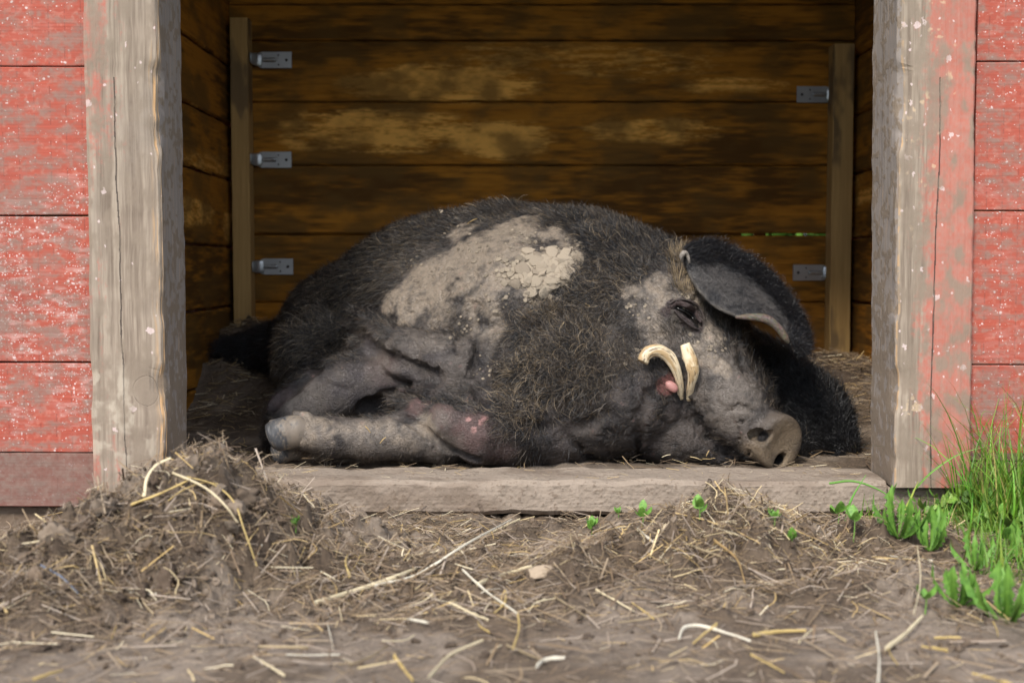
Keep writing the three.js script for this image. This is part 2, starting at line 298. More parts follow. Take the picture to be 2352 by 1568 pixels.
for (let i = 0; i < 5; i++) {
  mesh('siding_plank', finish(timber([-1.43, seamsL[i] + 0.0015, -0.048 - 0.002 * (i % 2)], [-0.8875, seamsL[i + 1] - (i === 0 || i === 3 ? 0.0006 : 0.0018), -0.025 + 0.001 * (i % 2)], 0, { seg: 30, chamfer: 0.002, rough: 0.0009, key: 20 + i }), sidUV(-1.43)), sidL, shelter);
  mesh('siding_plank', finish(timber([0.970, seamsR[i] + 0.0012, -0.048 - 0.002 * (i % 2)], [1.52, seamsR[i + 1] - 0.0012, -0.026 + 0.001 * (i % 2)], 0, { seg: 30, chamfer: 0.002, rough: 0.0009, key: 30 + i }), sidUV(0.965)), sidR, shelter);
}
// boards above the frame (they shade the inside), out to the ends of the front wall
for (const [x0, x1, m, o] of [[-1.43, -0.8875, sidL, -1.43], [0.970, 1.52, sidR, 0.965]]) mesh('siding_plank', finish(timber([x0, seamsL[5] + 0.004, -0.049], [x1, ROOF + 0.2, -0.027], 0, { seg: 10, key: 41 }), sidUV(o)), m, shelter);
mesh('lintel', finish(timber([-0.9, 1.803, -0.16], [0.98, ROOF + 0.18, -0.012], 0, { seg: 30, key: 44 }), sidUV(-1.43)), sidR, shelter);
for (const s of [-1, 1]) mesh('siding_plank', finish(timber([s < 0 ? LX - 0.055 : RX + 0.032, -0.06, -1.75], [s < 0 ? LX - 0.032 : RX + 0.055, ROOF + 0.1, -0.056], 2, { seg: 10, key: 47 }), sidUV(0)), sidL, shelter);
for (const x of [LX - 0.06, RX - 0.06]) mesh('corner_board', finish(timber([x, -0.06, BZ - 0.078], [x + 0.12, ROOF + 0.1, BZ - 0.053], 1, { seg: 12, key: 49 }), sidUV(x)), sidL, shelter);
for (const [a, b] of [[-1.43, LX - 0.058], [RX + 0.058, 1.52]]) mesh('backing_board', finish(timber([a, -0.02, -0.082], [b, ROOF + 0.1, -0.056], 1, { seg: 12, key: 48 }), sidUV(a)), sidL, shelter);
// sill and the timber under the boards
const sillTex = texture(1280, 256, 1.9, 0.38, (u, v) => {
  const g = grain(v, u, 301), fine = fbm2(u * 120, v * 120, 305, 4), big = fbm2(u * 7, v * 16, 309, 4);
  let c = mix3([0.25, 0.197, 0.152], [0.365, 0.30, 0.243], clamp(g * 0.7 + fine * 0.5 - 0.15));
  c = mix3(c, [0.20, 0.152, 0.115], ss(0.46, 0.70, big) * 0.8);
  c = mix3(c, [0.17, 0.125, 0.09], ss(0.64, 0.76, fine) * 0.7);
  return [...c, 0.35 + 0.3 * g + 0.6 * (fine - 0.3) + 0.25 * (fbm2(u * 30, v * 60, 317, 4) - 0.5)];
});
const sillMat = std({ ...sillTex, bumpScale: 0.006, roughness: 0.95 });
const sillUV = (k, x, y, z) => [(x + 0.95) / 1.9, (y - z + 0.02) / 0.38];
mesh('sill_beam', finish(timber([-0.727, at(1400, 1184, -0.03).y, -0.205], [0.80, SILL_TOP, -0.03], 0, { seg: 160, chamfer: 0.010, rough: 0.0045, key: 55 }), sillUV, 0.7), sillMat, shelter);
mesh('sill_beam', finish(timber([0.803, at(2140, 1184, -0.03).y, -0.15], [0.9685, POST_BOTTOM - 0.003, -0.03], 0, { seg: 20, chamfer: 0.006, rough: 0.003, key: 56 }), sillUV, 0.7), sillMat, shelter).userData.label = 'short sill end under the half red post';
mesh('base_board', finish(timber([-1.43, at(100, 1262, -0.05).y, -0.075], [-0.8875, seamsL[0] - 0.003, -0.05], 0, { seg: 40, chamfer: 0.003, rough: 0.002, key: 57 }), sillUV), std({ ...sillTex, bumpScale: 0.003, color: new THREE.Color(0.62, 0.56, 0.5) }), shelter).userData.label = 'dark damp board under the red siding';
mesh('base_board', finish(timber([0.9705, -0.06, -0.075], [1.52, seamsR[0] - 0.003, -0.05], 0, { seg: 40, chamfer: 0.003, rough: 0.002, key: 58 }), sillUV), std({ ...sillTex, bumpScale: 0.003, color: new THREE.Color(0.62, 0.56, 0.5) }), shelter);

// inside: boards of the back and side walls, roof
const wallPatch = [ // rubbed bare wood on the back boards: pixel box, strength
  [1010, 190, 260, 55, 1], [870, 300, 260, 62, 0.9], [1140, 320, 150, 55, 1.1], [1500, 300, 190, 40, 0.7], [1690, 195, 150, 26, 0.7], [1180, 130, 240, 60, 0.35], [1450, 140, 300, 60, 0.35], [700, 300, 90, 70, 0.5]].map(([x, y, w, h, s]) => { const p = at(x, y, BZ + 0.02); return [p.x, p.y, w / 660, h / 660, s]; });
const innerTex = texture(1280, 1024, 2.2, 1.76, (u, v) => {
  const x = u - 0.98, y = v - 0.05, g = grain(v, u * 0.5, 401), big = fbm2(u * 2.2, v * 8, 405, 4), fine = fbm2(u * 13, v * 85, 411, 5), fine2 = fbm2(u * 60, v * 260, 431, 4);
  let c = mix3([0.28, 0.105, 0.009], [0.52, 0.225, 0.028], clamp(g * 1.1 - 0.05));
  c = mix3(c, [0.07, 0.034, 0.009], ss(0.38, 0.70, 0.6 * big + 0.45 * fine) * 0.9);
  let k = 0; for (const [px, py, w, h, s] of wallPatch) k = Math.max(k, s * ss(1.15, 0.35, Math.hypot((x - px) / w, (y - py) / h)));
  const b = ss(0.40, 0.72, fine * 0.65 + fine2 * 0.3 + 0.36 * k - 0.1) * ss(0.05, 0.45, k); c = mix3(c, [0.88, 0.455, 0.10], b * 0.95);
  const dirt = ss(0.42, 0.78, fbm2(u * 9, v * 14, 421, 5) + 0.05); c = mix3(c, [0.14, 0.074, 0.019], dirt * 0.75);
  return [...c, 0.4 + 0.4 * g + 0.1 * b];
});
const innerMat = new THREE.MeshPhysicalMaterial({ ...innerTex, bumpScale: 0.003, roughness: 0.85, specularIntensity: 0.35 });
const innUV = (ox, oy) => (k, x, y, z) => k === 2 ? [(x + 0.98 + ox) / 2.2, (y + 0.05 + oy) / 1.76] : k === 0 ? [(z + 2.3 + ox) / 2.2, (y + 0.05 + oy) / 1.76] : [(x + ox) / 2.2, (z + oy) / 1.76];
const backSeams = [at(1200, 940, BZ).y - 0.35, at(1200, 850, BZ).y, at(1200, 694, BZ).y, at(1200, 540, BZ).y, at(1200, 380, BZ).y, at(1200, 234, BZ).y, at(1200, 93, BZ).y, at(1200, 10, BZ).y, at(1200, -130, BZ).y, 1.78, ROOF + 0.1];
for (let i = 0; i < backSeams.length - 1; i++) {
  const lo = backSeams[i] + (i === 3 ? 0.0065 : 0.002), w = 0.006 * (hash(i, 3, 5) - 0.5);
  mesh('back_wall_plank', finish(timber([LX + 0.003, lo, BZ - 0.025 + w], [RX - 0.003, backSeams[i + 1] - 0.0015, BZ + w], 0, { seg: 60, chamfer: 0.005, rough: 0.0012, key: 70 + i * 3 }), innUV(0, 0)), innerMat, shelter);
}
for (let i = 1; i < backSeams.length - 1; i++) if (i !== 3) mesh('seam_batten', finish(timber([LX - 0.02, backSeams[i] - 0.03, BZ - 0.05], [RX + 0.02, backSeams[i] + 0.03, BZ - 0.03], 0, { seg: 12, key: 95 }), innUV(0.3, 0)), innerMat, shelter);
// slivers that close the light gap except where it shows green
for (const [a, b] of [[-0.97, 0.80], [0.845, 0.885]]) mesh('gap_batten', finish(timber([a, backSeams[3] - 0.02, BZ - 0.045], [b, backSeams[3] + 0.03, BZ - 0.028], 0, { seg: 12, key: 90 }), innUV(0.3, 0)), innerMat, shelter);
const sideL = [-0.05, 0.155, 0.395, 0.60, 0.83, 1.02, 1.22, 1.55, ROOF + 0.1], sideR = [-0.05, 0.2, 0.41, 0.63, 0.85, 1.05, 1.25, 1.58, ROOF + 0.1];
for (let i = 0; i < 8; i++) {
  mesh('side_wall_plank', finish(timber([LX - 0.025, sideL[i] + 0.003, BZ - 0.02], [LX + 0.004 * (hash(i, 1, 1) - 0.5), sideL[i + 1] - 0.003, -0.052], 2, { seg: 40, chamfer: 0.006, rough: 0.0025, key: 100 + i * 3 }), innUV(0.35, 0.1 * i)), innerMat, shelter);
  mesh('side_wall_plank', finish(timber([RX + 0.004 * (hash(i, 2, 1) - 0.5), sideR[i] + 0.003, BZ - 0.02], [RX + 0.025, sideR[i + 1] - 0.003, -0.052], 2, { seg: 40, chamfer: 0.006, rough: 0.0025, key: 130 + i * 3 }), innUV(0.9, 0.13 * i)), innerMat, shelter);
}
for (let i = 0; i < 9; i++) mesh('roof_board', finish(timber([-1.6, ROOF + 0.2 - 0.0, -1.9 + i * 0.235], [1.7, ROOF + 0.225, -1.9 + i * 0.235 + 0.233], 0, { seg: 12, key: 160 + i }), innUV(0.2 * i, 0.1)), innerMat, shelter);
for (const z of [-1.68, -1.0, -0.3]) mesh('roof_beam', finish(timber([-1.43, ROOF + 0.1, z - 0.03], [1.52, ROOF + 0.197, z + 0.03], 0, { seg: 12, key: 170 }), innUV(0.1, 0.3)), innerMat, shelter);
// upright battens in the two back corners, with the galvanised brackets that hold the boards
const battenTex = texture(256, 1024, 0.3, 1.6, (u, v) => { const g = grain(u, v, 501), big = fbm2(u * 12, v * 5, 505, 4); let c = mix3([0.30, 0.175, 0.055], [0.52, 0.335, 0.125], clamp(g * 1.2 - 0.1)); c = mix3(c, [0.09, 0.06, 0.035], ss(0.58, 0.72, big) * 0.7); return [...c, 0.4 + 0.4 * g]; });
const battenMat = std({ ...battenTex, bumpScale: 0.002, roughness: 0.8 });
const batUV = (k, x, y, z) => [(k === 0 ? z + 2 + 0.15 : x + 2) / 0.3, (y + 0.05) / 1.6];
const zB = BZ + 0.075, lTop = at(550, 40, zB).y, rTop = at(1935, 100, zB).y;
mesh('corner_batten', finish(timber([at(531, 400, zB).x, -0.03, BZ + 0.004], [at(572, 400, zB).x, lTop, zB], 1, { seg: 50, chamfer: 0.003, rough: 0.001, key: 180 }), batUV), battenMat, shelter);
mesh('corner_batten', finish(timber([at(1912, 400, zB).x, -0.03, BZ + 0.004], [at(1960, 400, zB).x, rTop, zB], 1, { seg: 50, chamfer: 0.003, rough: 0.001, key: 184 }), batUV), battenMat, shelter);
const zinc = std({ color: new THREE.Color(0.52, 0.54, 0.55), metalness: 0.85, roughness: 0.42, ...(() => { const t = texture(128, 128, 1, 1, (u, v) => { const a = 0.72 + 0.35 * fbm2(u * 9, v * 9, 601, 3); return [a, a, a, fbm2(u * 20, v * 20, 605, 3)]; }); return t; })(), bumpScale: 0.0004 });
const screwMat = std({ color: new THREE.Color(0.05, 0.045, 0.04), metalness: 0.6, roughness: 0.6 });
function bracket(px, py, sgn) { // plate on the boards, a raised rib, and a rounded strap turned onto the batten
  const z0 = BZ + 0.0045, p = at(px, py, z0), L = 0.105, h = 0.027, g = new THREE.Shape();
  g.moveTo(-L * 0.42, -h); g.lineTo(L * 0.5, -h); g.lineTo(L * 0.5, h); g.lineTo(-L * 0.42, h); g.absarc(-L * 0.42, 0, h, Math.PI / 2, Math.PI * 1.5, false);
  for (const [hx, hy] of [[0.035, 0], [0.008, 0.016], [0.008, -0.016]]) { const o = new THREE.Path(); o.absarc(hx, hy, hx > 0.02 ? 0.0055 : 0.0035, 0, Math.PI * 2, true); g.holes.push(o); }
  const plate = new THREE.ExtrudeGeometry(g, { depth: 0.003, bevelEnabled: true, bevelSize: 0.0008, bevelThickness: 0.0008, bevelSegments: 1, curveSegments: 10 });
  const rib = new THREE.CapsuleGeometry(0.0075, 0.036, 4, 10); rib.rotateZ(Math.PI / 2); rib.translate(-0.024, 0, 0.0045);
  const strap = tube([V(-0.048, 0, 0.003), V(-0.066, 0, 0.012), V(-0.075, 0, 0.03), V(-0.076, 0, 0.058)], [0.022, 0.022, 0.02, 0.018], { rad: 12, seg: 14, flat: 0.14 });
  const uvd = (q) => { q = q.index ? q.toNonIndexed() : q; for (const a of Object.keys(q.attributes)) if (!['position', 'normal', 'uv'].includes(a)) q.deleteAttribute(a); return q; };
  const geo = mergeGeometries([uvd(plate), uvd(rib), uvd(strap)]); if (sgn < 0) geo.rotateZ(Math.PI);
  geo.translate(p.x, p.y, z0);
  const m = mesh('metal_bracket', geo, zinc, shelter); m.userData.label = sgn > 0 ? 'galvanised bracket on the batten by the straw heap' : 'galvanised bracket on the batten behind the ear';
  for (const [hx, hy] of [[0.035, 0], [0.008, 0.016], [0.008, -0.016]]) { const s = new THREE.SphereGeometry(hx > 0.02 ? 0.0048 : 0.0032, 8, 5); s.scale(1, 1, 0.5); s.translate(p.x + sgn * hx, p.y + sgn * hy, z0 + 0.001); mesh('screw', s, screwMat, m); }
}
bracket(634, 138, 1); bracket(634, 367, 1); bracket(638, 612, 1); bracket(1866, 217, -1); bracket(1857, 626, -1);
console.log('shelter');
// ---------------------------------------------------------------- the boar
const boar = group('boar', 'huge black bristly boar with curled tusks asleep in the shelter doorway', 'boar');
// skeleton: chains of [px, py, z, radius]; each chain is joined to the rest with smoothness k
const chain = (k, ...pts) => { const o = []; for (let i = 0; i < pts.length - 1; i++) { const a = at(pts[i][0], pts[i][1], pts[i][2]), b = at(pts[i + 1][0], pts[i + 1][1], pts[i + 1][2]); o.push([a.x, a.y, a.z, pts[i][3], b.x, b.y, b.z, pts[i + 1][3], k]); } return o; };
const bones = [
  ...chain(0.10, [825, 790, -1.14, 0.25], [1010, 745, -0.98, 0.292], [1165, 735, -0.86, 0.302], [1330, 742, -0.73, 0.285], [1470, 765, -0.60, 0.245]), // trunk
  ...chain(0.08, [1010, 770, -0.74, 0.19], [1180, 740, -0.66, 0.20], [1280, 770, -0.60, 0.19]), // near ribs and flank
  ...chain(0.028, [808, 742, -0.64, 0.040], [860, 780, -0.555, 0.052], [930, 812, -0.495, 0.062], [1030, 835, -0.465, 0.075], [1140, 850, -0.47, 0.09]), // loose belly skin over the hind leg
  ...chain(0.06, [1470, 790, -0.60, 0.235], [1560, 760, -0.52, 0.17]), // neck
  ...chain(0.07, [1500, 750, -0.47, 0.165], [1560, 690, -0.45, 0.115]), // skull
  ...chain(0.035, [1290, 880, -0.42, 0.165], [1420, 900, -0.41, 0.155], [1490, 880, -0.42, 0.15]), // jowl
  ...chain(0.018, [1240, 800, -0.47, 0.125], [1215, 880, -0.43, 0.115], [1250, 960, -0.40, 0.11], [1340, 930, -0.40, 0.145]),
  ...chain(0.045, [1540, 790, -0.43, 0.122], [1622, 835, -0.385, 0.100], [1686, 930, -0.325, 0.083], [1738, 996, -0.288, 0.060]), // muzzle
  ...chain(0.012, [1480, 965, -0.42, 0.105], [1560, 990, -0.39, 0.085], [1630, 1025, -0.355, 0.05], [1670, 1045, -0.335, 0.032]), // lower jaw
  ...chain(0.03, [1540, 760, -0.335, 0.035], [1570, 680, -0.355, 0.035]), // brow
  ...chain(0.012, [1663, 858, -0.335, 0.020], [1665, 862, -0.33, 0.018]), // wart on the nose ridge
  // hind leg drawn up under the belly
  ...chain(0.010, [950, 868, -0.56, 0.075], [860, 872, -0.555, 0.090], [755, 902, -0.52, 0.080], [668, 950, -0.49, 0.062], [655, 1005, -0.47, 0.05]),
  ...chain(0.05, [860, 800, -0.89, 0.17], [745, 830, -0.84, 0.13]),
  ...chain(0.02, [655, 1005, -0.47, 0.05], [760, 1012, -0.45, 0.045]),
  // front foot folded back along the sill
  ...chain(0.02, [1080, 1008, -0.37, 0.058], [1020, 1002, -0.335, 0.064], [940, 1000, -0.315, 0.058], [850, 1008, -0.305, 0.049], [765, 1004, -0.30, 0.047], [705, 994, -0.295, 0.044]),
  ...chain(0.012, [705, 957, -0.285, 0.014], [678, 950, -0.28, 0.009]), // dewclaw
  // throat and dewlap folds
  ...chain(0.014, [900, 922, -0.40, 0.016], [965, 942, -0.335, 0.029], [1030, 970, -0.290, 0.050], [1105, 995, -0.305, 0.074], [1190, 985, -0.335, 0.098], [1290, 970, -0.38, 0.11]),
  ...chain(0.012, [930, 898, -0.44, 0.020], [1020, 908, -0.385, 0.036], [1110, 935, -0.355, 0.046], [1200, 975, -0.35, 0.062]),
  // far foreleg stretched out beside the head, and the far hind leg
  ...chain(0.06, [1640, 850, -0.66, 0.15], [1760, 900, -0.60, 0.115], [1860, 960, -0.52, 0.09], [1935, 1035, -0.45, 0.045]),
  ...chain(0.05, [1880, 1000, -0.5, 0.06], [1800, 1045, -0.42, 0.045]),
  ...chain(0.04, [690, 810, -1.25, 0.12], [600, 812, -1.32, 0.06], [515, 806, -1.34, 0.036]),
  ...chain(0.02, [690, 740, -1.30, 0.03], [630, 765, -1.33, 0.022], [585, 775, -1.34, 0.018]), // tail
];
const bx = (b, x, y, z) => { const ax = b[4] - b[0], ay = b[5] - b[1], az = b[6] - b[2], px = x - b[0], py = y - b[1], pz = z - b[2]; const h = clamp((px * ax + py * ay + pz * az) / (ax * ax + ay * ay + az * az)); return Math.hypot(px - ax * h, py - ay * h, pz - az * h) - (b[3] + (b[7] - b[3]) * h); };
const calmBones = [...chain(0, [1040, 1002, -0.335, 0.075], [700, 996, -0.295, 0.06]), ...chain(0, [900, 930, -0.37, 0.05], [1040, 980, -0.28, 0.06], [1190, 1035, -0.31, 0.07]), ...chain(0, [950, 868, -0.56, 0.10], [755, 902, -0.52, 0.10], [655, 980, -0.47, 0.08])];
const smin = (a, b, k) => { const h = Math.max(k - Math.abs(a - b), 0) / k; return Math.min(a, b) - h * h * h * k / 6; };
// snout disc
const DISC = at(1783, 1012, -0.262), DN = V(0.50, -0.22, 0.84).normalize(), DR = 0.0585;
const discX = V(0.57, -0.80, 0).addScaledVector(DN, -V(0.57, -0.80, 0).dot(DN)).normalize(), discY = DN.clone().cross(discX).normalize(); // across the nose, and up the nose
const nostrils = [[1753, 1003], [1788, 1056]].map(([a, b]) => { const r = ray(a, b), o = V(0, CAM_H, CAM_D), t = DISC.clone().addScaledVector(DN, 0.012).sub(o).dot(DN) / r.dot(DN); return o.addScaledVector(r, t); });
function sdBase(x, y, z, list) {
  let d = 9;
  for (const b of list) { const e = bx(b, x, y, z); d = d > 8 ? e : smin(d, e, b[8] * 1.3); }
  // the flat nose disc with a raised rim
  const qx = x - DISC.x, qy = y - DISC.y, qz = z - DISC.z, ax = qx * DN.x + qy * DN.y + qz * DN.z;
  if (Math.abs(ax) < 0.2 && d < 0.2) {
    const u = qx * discX.x + qy * discX.y + qz * discX.z, v = qx * discY.x + qy * discY.y + qz * discY.z, r = Math.hypot(u * 0.94, v * 1.04), a2 = ax + 0.012 * (r / DR) * 0.0;
    const dr = r - DR, da = Math.abs(a2 + 0.002) - 0.016, o = Math.min(Math.max(dr, da), 0) + Math.hypot(Math.max(dr, 0), Math.max(da, 0)) - 0.008;
    d = smin(d, o, 0.014);
    for (const n of nostrils) { const nx = x - n.x, ny = y - n.y, nz = z - n.z, nu = nx * discX.x + ny * discX.y + nz * discX.z, nv = nx * discY.x + ny * discY.y + nz * discY.z, na = nx * DN.x + ny * DN.y + nz * DN.z; const e = Math.hypot(nu / 0.85, nv / 1.2, Math.max(0, Math.abs(na) - 0.03)) - 0.018; d = -smin(-d, e, 0.006); }
    { const e = Math.hypot(qx - DN.x * 0.147, qy - DN.y * 0.147, qz - DN.z * 0.147) - 0.131; d = -smin(-d, e, 0.010); } // the disc is slightly dished
  }
  return d;
}
function trace(px, py, sd) { const r = ray(px, py).normalize(); let t = 1.9; for (let i = 0; i < 160; i++) { const d = sd(r.x * t, CAM_H + r.y * t, CAM_D + r.z * t); if (d < 0.0006) break; t += d * 0.8; if (t > 5) return null; } return V(r.x * t, CAM_H + r.y * t, CAM_D + r.z * t); }
const onBase = (px, py) => trace(px, py, (x, y, z) => sdBase(x, y, z, bones)) || at(px, py, -0.5);
// creases pressed into the hide along paths on its surface: points, radius, blend
const creases = [
  [[[1562, 905], [1580, 930], [1598, 962], [1622, 1005], [1655, 1040], [1690, 1062]], 0.011, 0.012], // mouth
  [[[1490, 915], [1478, 950], [1470, 1000], [1455, 1060]], 0.008, 0.03], [[[1520, 880], [1495, 905], [1488, 930]], 0.006, 0.02],
  [[[1554, 704], [1572, 714], [1588, 728], [1602, 748]], 0.0125, 0.006], // eye slit
  [[[1530, 700], [1555, 692], [1585, 698], [1610, 722]], 0.005, 0.008], [[[1540, 735], [1565, 754], [1592, 764]], 0.004, 0.008],
  [[[790, 728], [815, 770], [850, 805], [905, 832], [965, 856], [1000, 868]], 0.020, 0.025], [[[1150, 745], [1118, 790], [1106, 850], [1108, 890], [1118, 925]], 0.028, 0.02],
  [[[900, 906], [980, 918], [1050, 930], [1090, 940]], 0.008, 0.012], [[[845, 938], [895, 938]], 0.034, 0.010], [[[905, 950], [948, 968], [990, 1003], [1040, 1035], [1095, 1058]], 0.013, 0.010], [[[880, 905], [960, 880], [1010, 880]], 0.008, 0.02], [[[1300, 665], [1250, 690], [1195, 715], [1150, 755]], 0.02, 0.025], [[[1700, 962], [1722, 1000], [1722, 1040], [1712, 1066]], 0.004, 0.008], [[[1680, 955], [1700, 1000], [1698, 1050]], 0.003, 0.01], [[[1735, 945], [1700, 935], [1670, 945]], 0.004, 0.015], [[[1100, 700], [1060, 760], [1050, 800]], 0.006, 0.03], [[[1390, 950], [1330, 985], [1230, 985]], 0.008, 0.03], [[[700, 640], [760, 700], [800, 740]], 0.012, 0.05], [[[1330, 700], [1240, 760], [1180, 830]], 0.006, 0.04],
  [[[800, 752], [765, 800], [720, 845], [670, 890], [625, 925]], 0.022, 0.02], [[[735, 862], [760, 885], [800, 895]], 0.004, 0.015], [[[1010, 868], [960, 878], [900, 905], [850, 925]], 0.012, 0.015], [[[1700, 790], [1705, 830], [1725, 870]], 0.008, 0.02], [[[1380, 1060], [1300, 1000], [1180, 960]], 0.006, 0.03],
  [[[1010, 1000], [1000, 1030], [1005, 1050]], 0.003, 0.012], [[[985, 950], [970, 985], [985, 1010]], 0.003, 0.012],
].map(([pts, r, k]) => { const q = pts.map(([a, b]) => onBase(a, b)), o = []; for (let i = 0; i < q.length - 1; i++) o.push([q[i].x, q[i].y, q[i].z, r, q[i + 1].x, q[i + 1].y, q[i + 1].z, r, k]); return o; }).flat();
const EYE = onBase(1582, 724), MOUTH = onBase(1548, 885);
// lids above and below the slit
const lids = [...[[[1548, 708], [1568, 704], [1590, 714], [1606, 738]], [[1552, 712], [1566, 728], [1584, 742], [1600, 752]]].map((pts) => { const q = pts.map(([a, b]) => onBase(a, b)), o = []; for (let i = 0; i < 3; i++) o.push([q[i].x, q[i].y, q[i].z, 0.0105, q[i + 1].x, q[i + 1].y, q[i + 1].z, 0.0105, 0.01]); return o; }).flat()];
function sdPig(x, y, z, list, cr) {
  let d = sdBase(x, y, z, list);
  if (d > 0.05 || d < -0.05) return d;
  for (const b of lids) { const e = bx(b, x, y, z); if (e < 0.03) d = smin(d, e, 0.012); }
  for (const b of cr) { const e = bx(b, x, y, z); if (e < 0.06) d = -smin(-d, e, b[8]); }
  // hide: soft rolls, wrinkles, pebbled skin
  const w = fbm3(x * 9, y * 9, z * 9, 2) - 0.5, q = fbm3(x * 42 + 3, y * 42, z * 30, 2) - 0.5, f = fbm3(x * 120, y * 150, z * 120, 2) - 0.5;
  const cr2 = Math.abs(fbm3(x * 20 + 31, y * 26, z * 20, 3) - 0.5); let lim = 1; for (const b of calmBones) { const e = bx(b, x, y, z); if (e < lim) lim = e; } const calm = (0.35 + 0.65 * ss(0.0, 0.04, lim)) * 0.2 + (0.35 + 0.65 * ss(0.0, 0.04, lim)) * 0.8 * ss(0.07, 0.12, Math.hypot(x - DISC.x, y - DISC.y, z - DISC.z)); d += (w * 0.012 + q * 0.0042 + f * 0.0034 + 0.004 * ss(0.05, 0.0, cr2)) * calm;
  return d;
}
// surface nets on a sparse grid
function polygonise(sdList, crList, lo, hi, cell) {
  const nx = Math.ceil((hi[0] - lo[0]) / cell), ny = Math.ceil((hi[1] - lo[1]) / cell), nz = Math.ceil((hi[2] - lo[2]) / cell), BS = 8;
  const val = new Float32Array(nx * ny * nz).fill(1), blocks = [], I = (i, j, k) => (k * ny + j) * nx + i, half = cell * BS * 0.9;
  for (let k = 0; k < nz; k += BS) for (let j = 0; j < ny; j += BS) for (let i = 0; i < nx; i += BS) {
    const cx = lo[0] + (i + BS / 2) * cell, cy = lo[1] + (j + BS / 2) * cell, cz = lo[2] + (k + BS / 2) * cell, d = sdBase(cx, cy, cz, sdList), inside = d < 0;
    if (Math.abs(d) > half + 0.03) { if (inside) for (let c = k; c < Math.min(nz, k + BS); c++) for (let b = j; b < Math.min(ny, j + BS); b++) for (let a = i; a < Math.min(nx, i + BS); a++) val[I(a, b, c)] = -1; continue; }
    const near = sdList.filter((b) => bx(b, cx, cy, cz) < Math.max(d, 0) + half * 2 + 0.24), cr = crList.filter((b) => bx(b, cx, cy, cz) < half + 0.08);
    for (let c = k; c < Math.min(nz, k + BS); c++) for (let b = j; b < Math.min(ny, j + BS); b++) for (let a = i; a < Math.min(nx, i + BS); a++) val[I(a, b, c)] = sdPig(lo[0] + a * cell, lo[1] + b * cell, lo[2] + c * cell, near, cr);
    blocks.push([i, j, k]);
  }
  const id = new Int32Array(nx * ny * nz).fill(-1), pos = [], idx = [];
  for (const [i0, j0, k0] of blocks) for (let k = Math.max(0, k0 - 1); k < Math.min(nz - 1, k0 + BS); k++) for (let j = Math.max(0, j0 - 1); j < Math.min(ny - 1, j0 + BS); j++) for (let i = Math.max(0, i0 - 1); i < Math.min(nx - 1, i0 + BS); i++) {
    if (id[I(i, j, k)] >= 0) continue;
    const v = [0, 1, 2, 3, 4, 5, 6, 7].map((c) => val[I(i + (c & 1), j + ((c >> 1) & 1), k + (c >> 2))]); let m = 0; for (let c = 0; c < 8; c++) if (v[c] < 0) m |= 1 << c;
    if (m === 0 || m === 255) continue;
    let sx = 0, sy = 0, sz = 0, n = 0;
    for (let c = 0; c < 8; c++) for (const b of [1, 2, 4]) if (!(c & b)) { const e = c | b; if ((v[c] < 0) !== (v[e] < 0)) { const t = v[c] / (v[c] - v[e]); sx += (c & 1) + (b === 1 ? t : 0); sy += ((c >> 1) & 1) + (b === 2 ? t : 0); sz += (c >> 2) + (b === 4 ? t : 0); n++; } }
    id[I(i, j, k)] = pos.length / 3; pos.push(lo[0] + (i + sx / n) * cell, lo[1] + (j + sy / n) * cell, lo[2] + (k + sz / n) * cell);
  }
  const seen = new Uint8Array(nx * ny * nz);
  for (const [i0, j0, k0] of blocks) for (let k = Math.max(1, k0 - 1); k < Math.min(nz - 1, k0 + BS); k++) for (let j = Math.max(1, j0 - 1); j < Math.min(ny - 1, j0 + BS); j++) for (let i = Math.max(1, i0 - 1); i < Math.min(nx - 1, i0 + BS); i++) {
    const c = I(i, j, k); if (seen[c]) continue; seen[c] = 1; const a = val[c] < 0;
    const quad = (p, q, r, s, f) => { if (p < 0 || q < 0 || r < 0 || s < 0) return; f ? idx.push(p, q, r, p, r, s) : idx.push(p, r, q, p, s, r); };
    if (a !== (val[I(i + 1, j, k)] < 0)) quad(id[I(i, j - 1, k - 1)], id[I(i, j, k - 1)], id[I(i, j, k)], id[I(i, j - 1, k)], a);
    if (a !== (val[I(i, j + 1, k)] < 0)) quad(id[I(i - 1, j, k - 1)], id[I(i - 1, j, k)], id[I(i, j, k)], id[I(i, j, k - 1)], a);
    if (a !== (val[I(i, j, k + 1)] < 0)) quad(id[I(i - 1, j - 1, k)], id[I(i, j - 1, k)], id[I(i, j, k)], id[I(i - 1, j, k)], a);
  }
  const g = new THREE.BufferGeometry(); g.setAttribute('position', new THREE.Float32BufferAttribute(pos, 3)); g.setIndex(idx); g.computeVertexNormals();
  return g;
}
const hide = polygonise(bones, creases, [-0.95, 0.0, -1.5], [0.86, 0.80, -0.17], 0.0043);
console.log('hide', hide.attributes.position.count, hide.index.count / 3);
const sdFull = (x, y, z) => sdPig(x, y, z, bones, creases);
const skin = (px, py) => trace(px, py, sdFull) || at(px, py, -0.5);
const spots = (list) => list.map(([px, py, r, ...rest]) => { const p = skin(px, py); return [p.x, p.y, p.z, r, ...rest]; });
const cover = (list, x, y, z) => { let m = 0; for (const s of list) { const d = Math.hypot(x - s[0], y - s[1], z - s[2]) / s[3]; if (d < 1.5) m = Math.max(m, (1 - ss(0.45, 1.25, d)) * (s[4] ?? 1)); } return m; };
